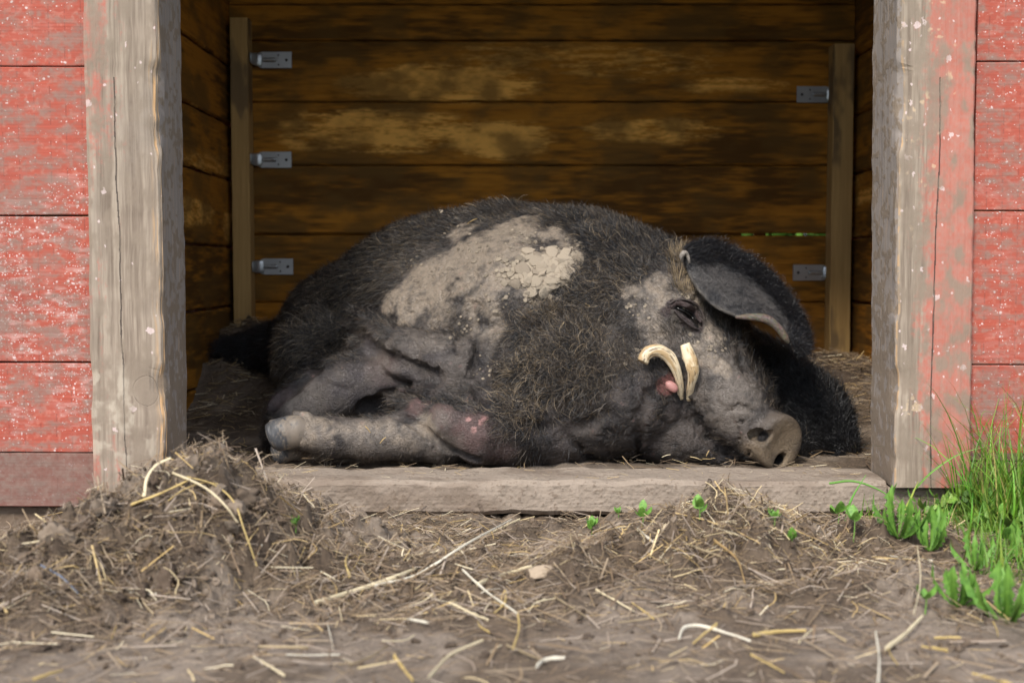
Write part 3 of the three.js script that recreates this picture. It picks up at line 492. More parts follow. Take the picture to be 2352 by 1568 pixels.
const mudSpots = spots([[1000, 640, 0.11], [1090, 575, 0.11], [1180, 530, 0.09], [940, 690, 0.07], [1170, 610, 0.10], [1270, 610, 0.08], [1270, 530, 0.06, 0.8], [1340, 585, 0.04, 0.7], [1230, 505, 0.05, 0.9], [1100, 690, 0.07, 0.85], [1010, 720, 0.06, 0.7], [960, 640, 0.07], [1060, 630, 0.09], [1130, 560, 0.09], [1200, 505, 0.05], [900, 690, 0.05], [925, 730, 0.05, 0.8], [1060, 530, 0.06, 0.8], [1310, 560, 0.05, 0.8], [1120, 740, 0.06, 0.7], [1240, 660, 0.06, 0.8],
  [1450, 670, 0.05, 0.75], [1510, 650, 0.045, 0.8], [1500, 770, 0.05, 0.6], [1600, 685, 0.035, 0.9], [1640, 770, 0.04, 0.8], [1660, 850, 0.03, 0.9], [1640, 830, 0.03, 0.7],
  [720, 960, 0.04, 0.7], [980, 980, 0.05, 0.85], [700, 1000, 0.04, 0.8], [850, 990, 0.05, 0.55], [920, 985, 0.05, 0.7], [780, 1000, 0.04, 0.5], [1480, 720, 0.05, 0.65], [1530, 690, 0.04, 0.7], [1610, 810, 0.04, 0.8], [760, 985, 0.04, 0.6], [940, 1010, 0.05, 0.6]]);
const dustSpots = spots([[930, 790, 0.10, 0.6], [1040, 820, 0.09, 0.55], [1120, 760, 0.09, 0.6], [740, 900, 0.09, 0.5], [880, 860, 0.08, 0.5], [1300, 860, 0.13, 0.35], [1400, 980, 0.12, 0.25], [1690, 930, 0.07, 0.45], [1580, 1000, 0.07, 0.3], [1060, 880, 0.06, 0.5], [1440, 780, 0.11, 0.65], [1540, 720, 0.12, 0.9], [1650, 840, 0.09, 0.8], [850, 1000, 0.10, 0.9], [700, 990, 0.08, 0.9], [1000, 1000, 0.08, 0.9], [1740, 960, 0.06, 0.6], [980, 640, 0.14, 0.9], [1150, 590, 0.16, 0.9], [1000, 760, 0.12, 0.8], [700, 930, 0.08, 0.7], [1695, 900, 0.09, 0.95], [1660, 950, 0.07, 0.85], [1620, 900, 0.06, 0.8], [1560, 1010, 0.07, 0.4], [1380, 760, 0.08, 0.6]]);
const noseSpots = spots([[1800, 1005, 0.06], [1740, 1050, 0.05, 0.9], [1720, 1000, 0.03, 0.8], [1800, 1050, 0.04]]);
const pinkSpots = spots([[960, 930, 0.035], [1010, 950, 0.045], [1080, 990, 0.06], [1150, 1030, 0.05, 0.6], [930, 905, 0.03], [880, 850, 0.05, 0.5], [640, 905, 0.05, 0.4], [700, 850, 0.08, 0.35]]);
const limbSpots = spots([[740, 905, 0.06], [800, 880, 0.07], [860, 870, 0.06], [690, 930, 0.05], [910, 865, 0.05], [940, 850, 0.04], [860, 800, 0.04], [940, 825, 0.05], [1010, 840, 0.05]]);
const rawSpots = spots([[1078, 912, 0.011], [1072, 920, 0.008], [1112, 960, 0.012], [1106, 970, 0.010], [1088, 986, 0.010], [1076, 962, 0.008]]);
const lipSpots = spots([[1530, 885, 0.028], [1545, 870, 0.02]]);
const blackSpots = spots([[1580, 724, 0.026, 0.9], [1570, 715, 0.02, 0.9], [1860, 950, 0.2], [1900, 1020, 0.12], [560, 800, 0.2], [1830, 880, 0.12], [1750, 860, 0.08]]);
const lidSpots = spots([[1545, 702, 0.018], [1560, 706, 0.022], [1576, 712, 0.026], [1592, 728, 0.026], [1602, 746, 0.022], [1578, 740, 0.018], [1530, 715, 0.02, 0.6]]), slitSpots = spots([[1553, 702, 0.008], [1560, 707, 0.010], [1568, 712, 0.012], [1576, 717, 0.0135], [1584, 724, 0.0135], [1591, 732, 0.0135], [1597, 740, 0.012], [1602, 748, 0.010], [1753, 1003, 0.020], [1788, 1056, 0.020], [1562, 907, 0.012], [1582, 935, 0.010], [1600, 965, 0.010], [1622, 1005, 0.010], [1645, 1032, 0.010], [1870, 935, 0.001]]);
const HIDE = [0.024, 0.0205, 0.021], HIDE2 = [0.074, 0.060, 0.057], MUD = [0.325, 0.272, 0.215];
{
  const p = hide.attributes.position, col = new Float32Array(p.count * 3);
  for (let i = 0; i < p.count; i++) {
    const x = p.getX(i), y = p.getY(i), z = p.getZ(i), a = fbm3(x * 26, y * 26, z * 26, 4), b = fbm3(x * 80 + 7, y * 80, z * 80, 3);
    let c = mix3(HIDE, HIDE2, clamp(ss(0.4, 0.65, a) * 0.8 + (b - 0.5) * 0.5));
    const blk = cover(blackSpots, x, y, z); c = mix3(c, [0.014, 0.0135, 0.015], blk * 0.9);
    const lb = cover(limbSpots, x, y, z); c = mix3(c, mix3([0.088, 0.073, 0.075], [0.038, 0.032, 0.034], b), lb * 0.9); const pk = cover(pinkSpots, x, y, z); c = mix3(c, mix3([0.155, 0.09, 0.082], [0.085, 0.056, 0.053], b), pk * 0.92);
    const du = cover(dustSpots, x, y, z); c = mix3(c, [0.168, 0.142, 0.122], clamp(ss(0.32, 0.72, a * 0.55 + b * 0.3 + du * 0.24) * du * 1.2));
    const md = cover(mudSpots, x, y, z); c = mix3(c, mix3(MUD, [0.30, 0.24, 0.185], b), ss(0.26, 0.84, md * 0.76 + (a - 0.5) * 0.8 + (b - 0.5) * 0.7));
    c = mix3(c, mix3([0.34, 0.26, 0.175], [0.18, 0.135, 0.09], b), cover(noseSpots, x, y, z) * 0.95);
    const rw = cover(rawSpots, x, y, z); c = mix3(c, [0.42, 0.225, 0.205], ss(0.5, 0.95, rw * 0.85 + (b - 0.5) * 1.9) * 0.85);
    c = mix3(c, [0.20, 0.07, 0.06], ss(0.35, 0.7, cover(lipSpots, x, y, z) + (b - 0.5) * 0.6) * 0.8);
    const lid = cover(lidSpots, x, y, z); c = mix3(c, mix3([0.085, 0.058, 0.055], [0.045, 0.034, 0.034], b), ss(0.2, 0.6, lid)); c = mix3(c, [0.010, 0.008, 0.008], ss(0.45, 0.8, cover(slitSpots, x, y, z)));
    col.set(c, i * 3);
  }
  hide.setAttribute('color', new THREE.BufferAttribute(col, 3));
}
const hideTex = texture(512, 512, 0.16, 0.16, (u, v) => {
  const f = (a, b) => { const c = cells(a * 330 + 0.9 * n2(a * 300, b * 300, 3), b * 270 + 0.9 * n2(a * 300, b * 300, 9), 711), d = cells(a * 95 + 0.8 * n2(a * 160, b * 160, 5), b * 150 + 0.8 * n2(a * 160, b * 160, 6), 717), n = fbm2(a * 300, b * 300, 721, 3), e = ss(0.0, 0.22, c[1] - c[0]), e2 = ss(0.0, 0.12, d[1] - d[0]); return [0.66 + 0.13 * e + 0.12 * e2 + 0.45 * (n - 0.5), 0.3 + 0.22 * e + 0.25 * e2 + 0.4 * (n - 0.5)]; };
  const e = ss(0.135, 0.16, u), e2 = ss(0.135, 0.16, v), A = f(u, v), B = f(u - 0.16, v), C = f(u, v - 0.16), D = f(u - 0.16, v - 0.16), m = (k) => lerp(lerp(A[k], B[k], e), lerp(C[k], D[k], e), e2), s = clamp(m(0), 0.3, 1);
  return [s, s, s, m(1)];
});
const hideMat = std({ ...hideTex, bumpScale: 0.0038, vertexColors: true, roughness: 0.46 });
const hideUV = (k, x, y, z) => k === 2 ? [x / 0.16, y / 0.16] : k === 0 ? [z / 0.16, y / 0.16 + 0.37] : [x / 0.16 + 0.2, z / 0.16];
const bodyMesh = mesh('body', planarUV(hide, hideUV), hideMat, boar);

// ear: a thick drooping leaf between its lower edge and its upper edge
const earL = [[1570, 592, -0.335], [1584, 640, -0.30], [1622, 692, -0.27], [1686, 728, -0.255], [1742, 738, -0.25], [1790, 757, -0.245], [1822, 792, -0.245], [1846, 812, -0.25]].map((q) => at(...q));
const earU = [[1582, 566, -0.37], [1632, 556, -0.40], [1700, 580, -0.41], [1768, 630, -0.40], [1816, 690, -0.37], [1846, 745, -0.33], [1856, 785, -0.29], [1852, 810, -0.255]].map((q) => at(...q));
const cL = new THREE.CatmullRomCurve3(earL), cU = new THREE.CatmullRomCurve3(earU);
function earPoint(u, v, side) { // side: 1 the hollow inner face, -1 the back
  const a = cL.getPoint(u), b = cU.getPoint(u), p = a.clone().lerp(b, v), hump = 4 * v * (1 - v), thick = 0.0075 * Math.pow(Math.max(0, Math.sin(Math.PI * clamp(v, 0.001, 0.999))), 0.4);
  p.z += 0.02 * hump - 0.016 * Math.sin(v * Math.PI * 0.7) + (side > 0 ? 1 : -1) * thick; p.y += 0.004 * side * thick / 0.0075;
  const n = fbm3(p.x * 60, p.y * 60, p.z * 60, 3) - 0.5; p.z += n * 0.008; p.y += (fbm3(p.x * 25 + 9, p.y * 25, 3, 2) - 0.5) * 0.008;
  return p;
}
{
  const NU = 70, NV = 34, pos = [], idx = [], col = [], R = 2 * NV;
  for (let i = 0; i <= NU; i++) for (let j = 0; j < R; j++) {
    const v = j <= NV ? j / NV : (R - j) / NV, p = earPoint(i / NU, v, j <= NV ? 1 : -1); pos.push(p.x, p.y, p.z);
    const a = fbm3(p.x * 30, p.y * 30, p.z * 30, 4), b = fbm3(p.x * 110, p.y * 110, p.z * 110, 3);
    let c = mix3([0.020, 0.020, 0.023], [0.085, 0.078, 0.075], ss(0.34, 0.68, a + 0.35 * (b - 0.5) + 0.1 * ss(0.7, 0.3, v) - 0.03) * (j <= NV ? 1 : 0.2) * ss(0.82, 0.55, v + 0.25 * (a - 0.5)));
    c = mix3(c, [0.11, 0.095, 0.08], ss(0.06, 0.02, v) * ss(0.35, 0.55, a)); col.push(...c);
  }
  for (let i = 0; i < NU; i++) for (let j = 0; j < R; j++) { const k = (j + 1) % R, p = i * R; idx.push(p + j, p + R + k, p + k, p + j, p + R + j, p + R + k); }
  let g = new THREE.BufferGeometry(); g.setAttribute('position', new THREE.Float32BufferAttribute(pos, 3)); g.setAttribute('color', new THREE.Float32BufferAttribute(col, 3)); g.setIndex(idx); g.computeVertexNormals();
  var earMesh = mesh('ear', planarUV(g, hideUV), hideMat, boar);
  // the rolled lower edge
  const roll = tube([[1690, 728, -0.248], [1730, 728, -0.240], [1762, 733, -0.236], [1788, 752, -0.234], [1804, 775, -0.236], [1812, 787, -0.240]].map((q) => at(...q)), [0.004, 0.009, 0.0105, 0.0095, 0.0085, 0.004], { rad: 12, seg: 30, wobble: 0.3 });
  roll.setAttribute('color', new THREE.Float32BufferAttribute(new Float32Array(roll.attributes.position.count * 3).map((_, i) => [0.16, 0.13, 0.10][i % 3] * (0.8 + 0.4 * hash(i, 1, 1))), 3));
  mesh('ear_rim', planarUV(roll, hideUV), hideMat, earMesh);
  const knob = tube([[1568, 600, -0.325], [1566, 588, -0.318], [1572, 580, -0.318], [1580, 588, -0.322], [1584, 605, -0.318]].map((q) => at(...q)), [0.003, 0.006, 0.007, 0.005, 0.003], { rad: 8, seg: 14 });
  knob.setAttribute('color', new THREE.Float32BufferAttribute(new Float32Array(knob.attributes.position.count * 3).map((_, i) => [0.34, 0.30, 0.26][i % 3]), 3));
  mesh('ear_rim', planarUV(knob, hideUV), hideMat, earMesh);
}
// tusks, tongue, eye
const ivoryTex = texture(256, 128, 1, 1, (u, v) => { const a = fbm2(u * 5, v * 9, 801, 4), b = fbm2(u * 40, v * 6, 805, 3), cr = ss(0.62, 0.72, fbm2(u * 7, v * 24, 809, 4)); let c = mix3([0.80, 0.70, 0.52], [0.70, 0.55, 0.34], b); c = mix3(c, [0.42, 0.27, 0.12], ss(0.50, 0.70, a) * 0.8); c = mix3(c, [0.12, 0.08, 0.05], cr * 0.75); return [...c, 0.6 - 0.5 * cr + 0.2 * b]; });
const ivory = std({ ...ivoryTex, bumpScale: 0.0012, roughness: 0.42 });
const ivoryTex2 = { map: ivoryTex.map.clone(), bumpMap: ivoryTex.bumpMap.clone() }; ivoryTex2.map.offset.set(0.4, 0.3); ivoryTex2.bumpMap.offset.set(0.4, 0.3);
const tusk1 = [[1564, 915], [1560, 872], [1549, 840], [1532, 815], [1507, 806], [1485, 815], [1477, 832]].map(([a, b], i) => { const p = onBase(a, b); p.z = Math.max(p.z, -0.31) + [-0.022, 0.006, 0.024, 0.034, 0.036, 0.032, 0.026][i]; return at(a, b, p.z); });
mesh('tusk', tube(tusk1, [0.008, 0.0095, 0.0125, 0.0165, 0.0190, 0.0185, 0.0130], { rad: 16, seg: 44, flat: 0.72, wobble: 0.1 }), ivory, boar).userData.label = 'long ivory tusk curling back over the cheek';
const tusk2 = [[1582, 918], [1588, 882], [1592, 852], [1584, 820], [1573, 790]].map(([a, b], i) => at(a, b, onBase(a, b).z + [-0.018, 0.010, 0.024, 0.03, 0.034][i]));
mesh('tusk', tube(tusk2, [0.0075, 0.0095, 0.0145, 0.0165, 0.0115], { rad: 12, seg: 30, flat: 0.7, wobble: 0.22, key: 5 }), std({ ...ivoryTex2, bumpScale: 0.0012, roughness: 0.42 }), boar).userData.label = 'straight brown stained tusk beside the snout';
{
  const q = onBase(1543, 888), g = new THREE.SphereGeometry(1, 22, 14); { const p = g.attributes.position; for (let i = 0; i < p.count; i++) { const v = V().fromBufferAttribute(p, i); v.multiplyScalar(1 + 0.18 * (n3(v.x * 2, v.y * 2, v.z * 2) - 0.5)); p.setXYZ(i, v.x * 0.0175, v.y * 0.0115, v.z * 0.011); } } g.rotateZ(-0.62); g.translate(q.x, q.y, q.z + 0.002); g.computeVertexNormals();
  mesh('tongue', g, std({ color: new THREE.Color(0.42, 0.20, 0.18), roughness: 0.5 }), boar);
  const lid = (pts, r, dz, col) => { const h = tube(pts.map(([a, b]) => { const s = skin(a, b); return at(a, b, s.z + dz); }), r, { rad: 10, seg: 24, flat: 0.75, wobble: 0.25 }); h.setAttribute('color', new THREE.Float32BufferAttribute(new Float32Array(h.attributes.position.count * 3).map((_, i) => col[i % 3]), 3)); return planarUV(h, hideUV); };
  mesh('eyelid', lid([[1542, 706], [1556, 697], [1576, 700], [1596, 716], [1610, 740]], [0.003, 0.0065, 0.0075, 0.007, 0.003], 0.002, [0.060, 0.040, 0.038]), hideMat, boar);
  mesh('eyelid', lid([[1550, 714], [1562, 726], [1578, 740], [1592, 750], [1604, 756]], [0.003, 0.0055, 0.006, 0.005, 0.003], 0.001, [0.050, 0.036, 0.035]), hideMat, boar);
  mesh('eyelid', lid([[1532, 702], [1556, 688], [1584, 690], [1608, 708], [1620, 734]], [0.002, 0.0045, 0.005, 0.0045, 0.002], 0.000, [0.085, 0.066, 0.060]), hideMat, boar);
  const e = lid([[1550, 706], [1564, 711], [1580, 720], [1594, 734], [1603, 748]], [0.002, 0.0058, 0.0072, 0.006, 0.002], 0.0005, [1, 1, 1]);
  mesh('eye', e, std({ color: new THREE.Color(0.01, 0.008, 0.007), roughness: 0.12 }), boar);
}
// cloven hoof of the folded foot
{
  const t = texture(256, 256, 1, 1, (u, v) => { const a = fbm2(u * 6, v * 6, 821, 5), b = fbm2(u * 26, v * 26, 825, 4); const m = ss(0.30, 0.68, a + 0.6 * (b - 0.5) + 0.18 - 0.34 * ss(0.4, 0.8, u)); return [...mix3(mix3([0.042, 0.044, 0.050], [0.085, 0.088, 0.095], b), [0.20, 0.165, 0.13], m), 0.4 + 0.3 * m + 0.3 * b]; });
  const hm = std({ ...t, bumpScale: 0.002, roughness: 0.55 });
  mesh('hoof', tube([[722, 992, -0.296], [690, 990, -0.282], [656, 994, -0.272], [632, 1000, -0.272], [622, 1004, -0.273]].map((q) => at(...q)), [0.030, 0.0385, 0.0395, 0.0385, 0.031], { rad: 22, seg: 30, flat: 0.86, wobble: 0.16 }), hm, boar);
  mesh('hoof', tube([[720, 1020, -0.335], [680, 1030, -0.335], [645, 1040, -0.335], [628, 1046, -0.335]].map((q) => at(...q)), [0.020, 0.026, 0.027, 0.022], { rad: 16, seg: 18, wobble: 0.15, key: 7 }), hm, boar);
}
console.log('boar body');
// ---------------------------------------------------------------- bristles: tufts of real, curled hairs set on the hide
function hairTuft(k, n, curl, spread, thick = 1) {
  seed(900 + k); const pos = [], idx = [], nor = [];
  for (let h = 0; h < n; h++) {
    const r = spread * Math.sqrt(rnd()), a = rnd() * 6.283, len = rr(0.6, 1.15), yaw = gauss() * 1.0, lift = rr(0.25, 0.75), cy = gauss() * curl, cl = rr(-0.5, 0.9) * curl, wd = rr(0.0075, 0.0135) * thick, roll = rnd() * 3.14;
    let p = V(Math.cos(a) * r, Math.sin(a) * r, -0.04), dir = V(Math.cos(yaw) * Math.cos(lift), Math.sin(yaw) * Math.cos(lift), Math.sin(lift)); const S = 4, b = pos.length / 3;
    for (let s = 0; s <= S; s++) {
      const t = s / S, w = wd * (1 - 0.75 * t), side = dir.clone().cross(V(Math.cos(roll), Math.sin(roll), 1)).normalize(), up = side.clone().cross(dir).normalize();
      pos.push(p.x - side.x * w, p.y - side.y * w, p.z - side.z * w, p.x + side.x * w, p.y + side.y * w, p.z + side.z * w);
      nor.push(up.x - side.x * 0.6, up.y - side.y * 0.6, up.z - side.z * 0.6, up.x + side.x * 0.6, up.y + side.y * 0.6, up.z + side.z * 0.6);
      p = p.clone().addScaledVector(dir, len / S);
      dir.applyAxisAngle(V(0, 0, 1), cy / S * (0.6 + t)); dir.z -= cl / S * 0.6; dir.normalize();
      if (s < S) idx.push(b + s * 2, b + s * 2 + 1, b + s * 2 + 3, b + s * 2, b + s * 2 + 3, b + s * 2 + 2);
    }
  }
  const g = new THREE.BufferGeometry(); g.setAttribute('position', new THREE.Float32BufferAttribute(pos, 3)); g.setAttribute('normal', new THREE.Float32BufferAttribute(nor, 3)); g.setIndex(idx);
  return g;
}
const tufts = [hairTuft(1, 9, 1.8, 0.6, 1.3), hairTuft(2, 9, 2.8, 0.65, 1.25), hairTuft(3, 9, 1.0, 0.55, 1.3), hairTuft(4, 9, 4.0, 0.7, 1.2), hairTuft(5, 5, 3.6, 1.0, 1.45)];
const hairMat = std({ color: 0xffffff, roughness: 0.34, side: THREE.DoubleSide });
const _m = new THREE.Matrix4();
// geo: non-indexed surface; f(p, n) -> null or [length, [r, g, b], flow]
function growHair(geo, count, f, parent, key) {
  seed(key); const p = geo.attributes.position, nn = geo.attributes.normal, tri = p.count / 3, cum = new Float32Array(tri), a = V(), b = V(), c = V(); let sum = 0;
  for (let i = 0; i < tri; i++) { a.fromBufferAttribute(p, i * 3); b.fromBufferAttribute(p, i * 3 + 1); c.fromBufferAttribute(p, i * 3 + 2); const nz = nn.getZ(i * 3); sum += nz < -0.35 ? 0 : b.clone().sub(a).cross(c.clone().sub(a)).length() / 2; cum[i] = sum; }
  const out = tufts.map(() => []);
  for (let q = 0; q < count; q++) {
    const r = rnd() * sum; let lo = 0, hi = tri - 1; while (lo < hi) { const m = (lo + hi) >> 1; cum[m] < r ? lo = m + 1 : hi = m; }
    a.fromBufferAttribute(p, lo * 3); b.fromBufferAttribute(p, lo * 3 + 1); c.fromBufferAttribute(p, lo * 3 + 2);
    let u = rnd(), v = rnd(); if (u + v > 1) { u = 1 - u; v = 1 - v; }
    const P = a.clone().multiplyScalar(1 - u - v).addScaledVector(b, u).addScaledVector(c, v), N = V(nn.getX(lo * 3), nn.getY(lo * 3), nn.getZ(lo * 3));
    const h = f(P, N); if (!h) continue;
    const X = h[2].clone().addScaledVector(N, -h[2].dot(N)).normalize(); X.applyAxisAngle(N, gauss() * (h[4] ?? 1.0)); const Y = N.clone().cross(X), L = h[0] * rr(0.75, 1.25);
    _m.makeBasis(X.multiplyScalar(L), Y.multiplyScalar(L), N.multiplyScalar(L)); _m.setPosition(P);
    out[h[3] ?? (rnd() * 4 | 0)].push([_m.clone(), h[1]]);
  }
  let n = 0;
  out.forEach((list, i) => { if (!list.length) return; const im = new THREE.InstancedMesh(tufts[i], hairMat, list.length); im.name = 'hair'; im.userData.kind = 'stuff'; im.castShadow = im.receiveShadow = true; list.forEach(([m, col], j) => { im.setMatrixAt(j, m); im.setColorAt(j, new THREE.Color().setRGB(...col)); }); parent.add(im); n += list.length; });
  console.log('hair tufts', n);
}
const BLACK = [0.012, 0.012, 0.0135], BROWN = [0.055, 0.041, 0.031], GREYH = [0.13, 0.105, 0.08], GOLD = [0.24, 0.18, 0.115];
const neckHair = spots([[1300, 740, 0.12], [1230, 830, 0.09], [1380, 660, 0.07], [1330, 870, 0.10], [1200, 900, 0.07], [1260, 720, 0.07], [1400, 800, 0.06, 0.6], [1180, 950, 0.06, 0.6], [1430, 640, 0.05, 0.6], [1300, 960, 0.09, 0.5], [1400, 900, 0.08, 0.55], [1450, 760, 0.05, 0.5]]);
const ridgeHair = spots([[1400, 560, 0.10], [1500, 560, 0.10], [1300, 500, 0.08], [1150, 475, 0.07], [1000, 520, 0.08], [900, 560, 0.08], [1450, 610, 0.07], [1330, 650, 0.05], [1240, 690, 0.04]]);
const rumpHair = spots([[760, 680, 0.16], [700, 780, 0.16], [850, 620, 0.14], [680, 860, 0.1]]);
const shortHair = spots([[930, 800, 0.10], [1030, 830, 0.09], [1120, 780, 0.07], [1090, 870, 0.07], [750, 900, 0.08], [850, 870, 0.08], [680, 950, 0.06], [1690, 930, 0.08], [1640, 880, 0.06], [1580, 1000, 0.07], [1500, 1000, 0.08], [1400, 1000, 0.12], [1300, 1000, 0.1], [1450, 930, 0.1], [1560, 930, 0.06]]);
const footHair = spots([[800, 1000, 0.07], [900, 1000, 0.07], [980, 1000, 0.06], [720, 985, 0.05], [1040, 1020, 0.05]]);
const bald = spots([[1800, 1010, 0.085, 1.2], [1730, 1030, 0.04], [660, 995, 0.05, 1.2], [1580, 724, 0.016], [1540, 885, 0.02], [1580, 724, 0.042, 1.0], [1570, 910, 0.02]]);
const muzzle = spots([[1690, 910, 0.08], [1640, 860, 0.06], [1720, 970, 0.06], [1650, 960, 0.05], [1600, 830, 0.05, 0.7]]);
const dusted = dustSpots.filter((q) => q[4] > 0.75);
const foldLines = creases.filter((b) => b[3] >= 0.0105);
const flowBody = V(-0.72, -0.42, -0.35), flowFace = V(-0.45, 0.75, -0.2);
growHair(bodyMesh.geometry, 84000, (p, n) => {
  const { x, y, z } = p; if (y < FLOOR + 0.01) return null;
  const bd = cover(bald, x, y, z); if (rnd() < bd * 1.3) return null;
  const md = cover(mudSpots, x, y, z), nk0 = cover(neckHair, x, y, z), nk = clamp(nk0 + 1.7 * (fbm3(x * 16 + 5, y * 16, z * 16, 3) - 0.5) * ss(0.02, 0.3, nk0)), rg = cover(ridgeHair, x, y, z), rp = cover(rumpHair, x, y, z), sh = cover(shortHair, x, y, z), ft = cover(footHair, x, y, z), pk = cover(pinkSpots, x, y, z), bk = cover(blackSpots, x, y, z);
  const clump = fbm3(x * 22, y * 22, z * 22, 3);
  let den = 0.34 + 0.62 * Math.max(nk * 0.55, rg, rp * 0.8, bk); den *= 1 - 0.84 * ss(0.35, 0.75, md + (clump - 0.5) * 0.9); for (const b of foldLines) if (bx(b, x, y, z) < 0.004) return null; den *= 1 - 0.25 * sh; den *= 1 - 0.85 * pk; den *= 1 - 0.45 * cover(dusted, x, y, z); den *= 1 - 0.35 * ft; den *= 0.45 + 1.1 * ss(0.3, 0.6, clump);
  const mz = cover(muzzle, x, y, z), lb = cover(limbSpots, x, y, z); den *= 1 - 0.5 * mz; den *= 1 - 0.6 * lb;
  if (rnd() > den) return null;
  let L = 0.027 + 0.014 * Math.max(nk, rg, rp, bk * 0.7); L = lerp(L, 0.012, Math.max(sh, pk)); L = lerp(L, 0.0095, ft); L = lerp(L, 0.014, md * 0.8); L = lerp(L, 0.0075, Math.max(mz, lb)); if (sh > 0.4 && rnd() < 0.12) L *= 2.2;
  const r = rnd() * (1 - 0.3 * rg); let c = r < 0.55 ? BLACK : r < 0.86 ? BROWN : GREYH;
  if (rnd() < nk * 0.25 + 0.03) c = rnd() < 0.75 ? GOLD : GREYH;
  else if (rnd() < rg * 0.10 + rp * 0.36) c = rnd() < 0.5 ? GOLD : GREYH;
  else if (rnd() < ft * 0.5) c = GREYH;
  if (bk > 0.35 && rnd() < 0.97) c = BLACK;
  const k = rr(0.7, 1.3);
  return [L, [c[0] * k, c[1] * k, c[2] * k], x > 0.28 && z > -0.5 ? flowFace : flowBody, c === GOLD ? 4 : nk > 0.3 ? [1, 3, 3, 0][rnd() * 4 | 0] : undefined, nk > 0.3 ? 1.6 : 0.65];
}, bodyMesh, 77);
growHair(earMesh.geometry, 13000, (p, n) => {
  // thick along the upper margin and the tip, thin on the hollow face
  let best = 9; for (let i = 0; i <= 24; i++) best = Math.min(best, p.distanceTo(earU[0]) * 0 + cU.getPoint(i / 24).distanceTo(p));
  const edge = ss(0.085, 0.03, best), tip = ss(0.06, 0.02, p.distanceTo(earU[7])); if (rnd() > 0.14 + 0.75 * Math.max(edge, tip)) return null;
  const c = rnd() < 0.93 ? BLACK : BROWN, k = rr(0.7, 1.3);
  return [lerp(0.009, 0.024, Math.max(edge, tip)), [c[0] * k, c[1] * k, c[2] * k * 1.1], V(0.6, 0.15, 0.1)];
}, earMesh, 78);
{ // pale hairs in front of the ear root
  seed(79); const list = []; const base = [[1560, 600], [1556, 620], [1562, 640], [1572, 655], [1555, 585], [1566, 575], [1580, 670]].map(([a, b]) => skin(a, b));
  for (let i = 0; i < 70; i++) { const q = base[i % base.length].clone().add(V(gauss() * 0.008, gauss() * 0.010, rr(-0.005, 0.012))); const X = V(gauss() * 0.3, 0.9, 0.35).normalize(), N0 = V(0, 0, 1), Y = N0.clone().cross(X).normalize(), N = X.clone().cross(Y), L = rr(0.018, 0.034); _m.makeBasis(X.multiplyScalar(L), Y.multiplyScalar(L), N.multiplyScalar(L)); _m.setPosition(q); list.push([_m.clone(), rnd() < 0.7 ? [0.46, 0.35, 0.22] : GOLD]); }
  const im = new THREE.InstancedMesh(tufts[0], hairMat, list.length); im.name = 'hair'; im.userData = { kind: 'stuff', label: 'pale hair tuft in front of the ear' }; im.castShadow = im.receiveShadow = true; list.forEach(([m, c], j) => { im.setMatrixAt(j, m); im.setColorAt(j, new THREE.Color().setRGB(...c)); }); bodyMesh.add(im);
}
// crumbs and clods of dried mud stuck in the bristles
function lump(k, flat = 0.6) {
  let g = mergeVertices(new THREE.IcosahedronGeometry(1, 1).deleteAttribute('normal').deleteAttribute('uv')); const p = g.attributes.position; seed(k); const o = rnd() * 50;
  for (let i = 0; i < p.count; i++) { const v = V().fromBufferAttribute(p, i), r = 0.55 + 0.9 * fbm3(v.x * 1.3 + o, v.y * 1.3, v.z * 1.3, 2); v.multiplyScalar(r); if (v.z > 0.45) v.z = 0.45 + (v.z - 0.45) * 0.3; p.setXYZ(i, v.x, v.y, v.z * flat); }
  g = planarUV(g, (k, x, y, z) => [x * 0.03 + k * 0.3, y * 0.03 + z * 0.02]); return toCreasedNormals(g, 0.45);
}
const lumps = [lump(1), lump(2), lump(3), lump(4), lump(5)], clodMat = [[0.34, 0.282, 0.215], [0.30, 0.25, 0.19], [0.255, 0.21, 0.16]].map((c) => std({ color: new THREE.Color().setRGB(...c), roughness: 0.95, bumpMap: soilTex.bumpMap, bumpScale: 0.002 }));
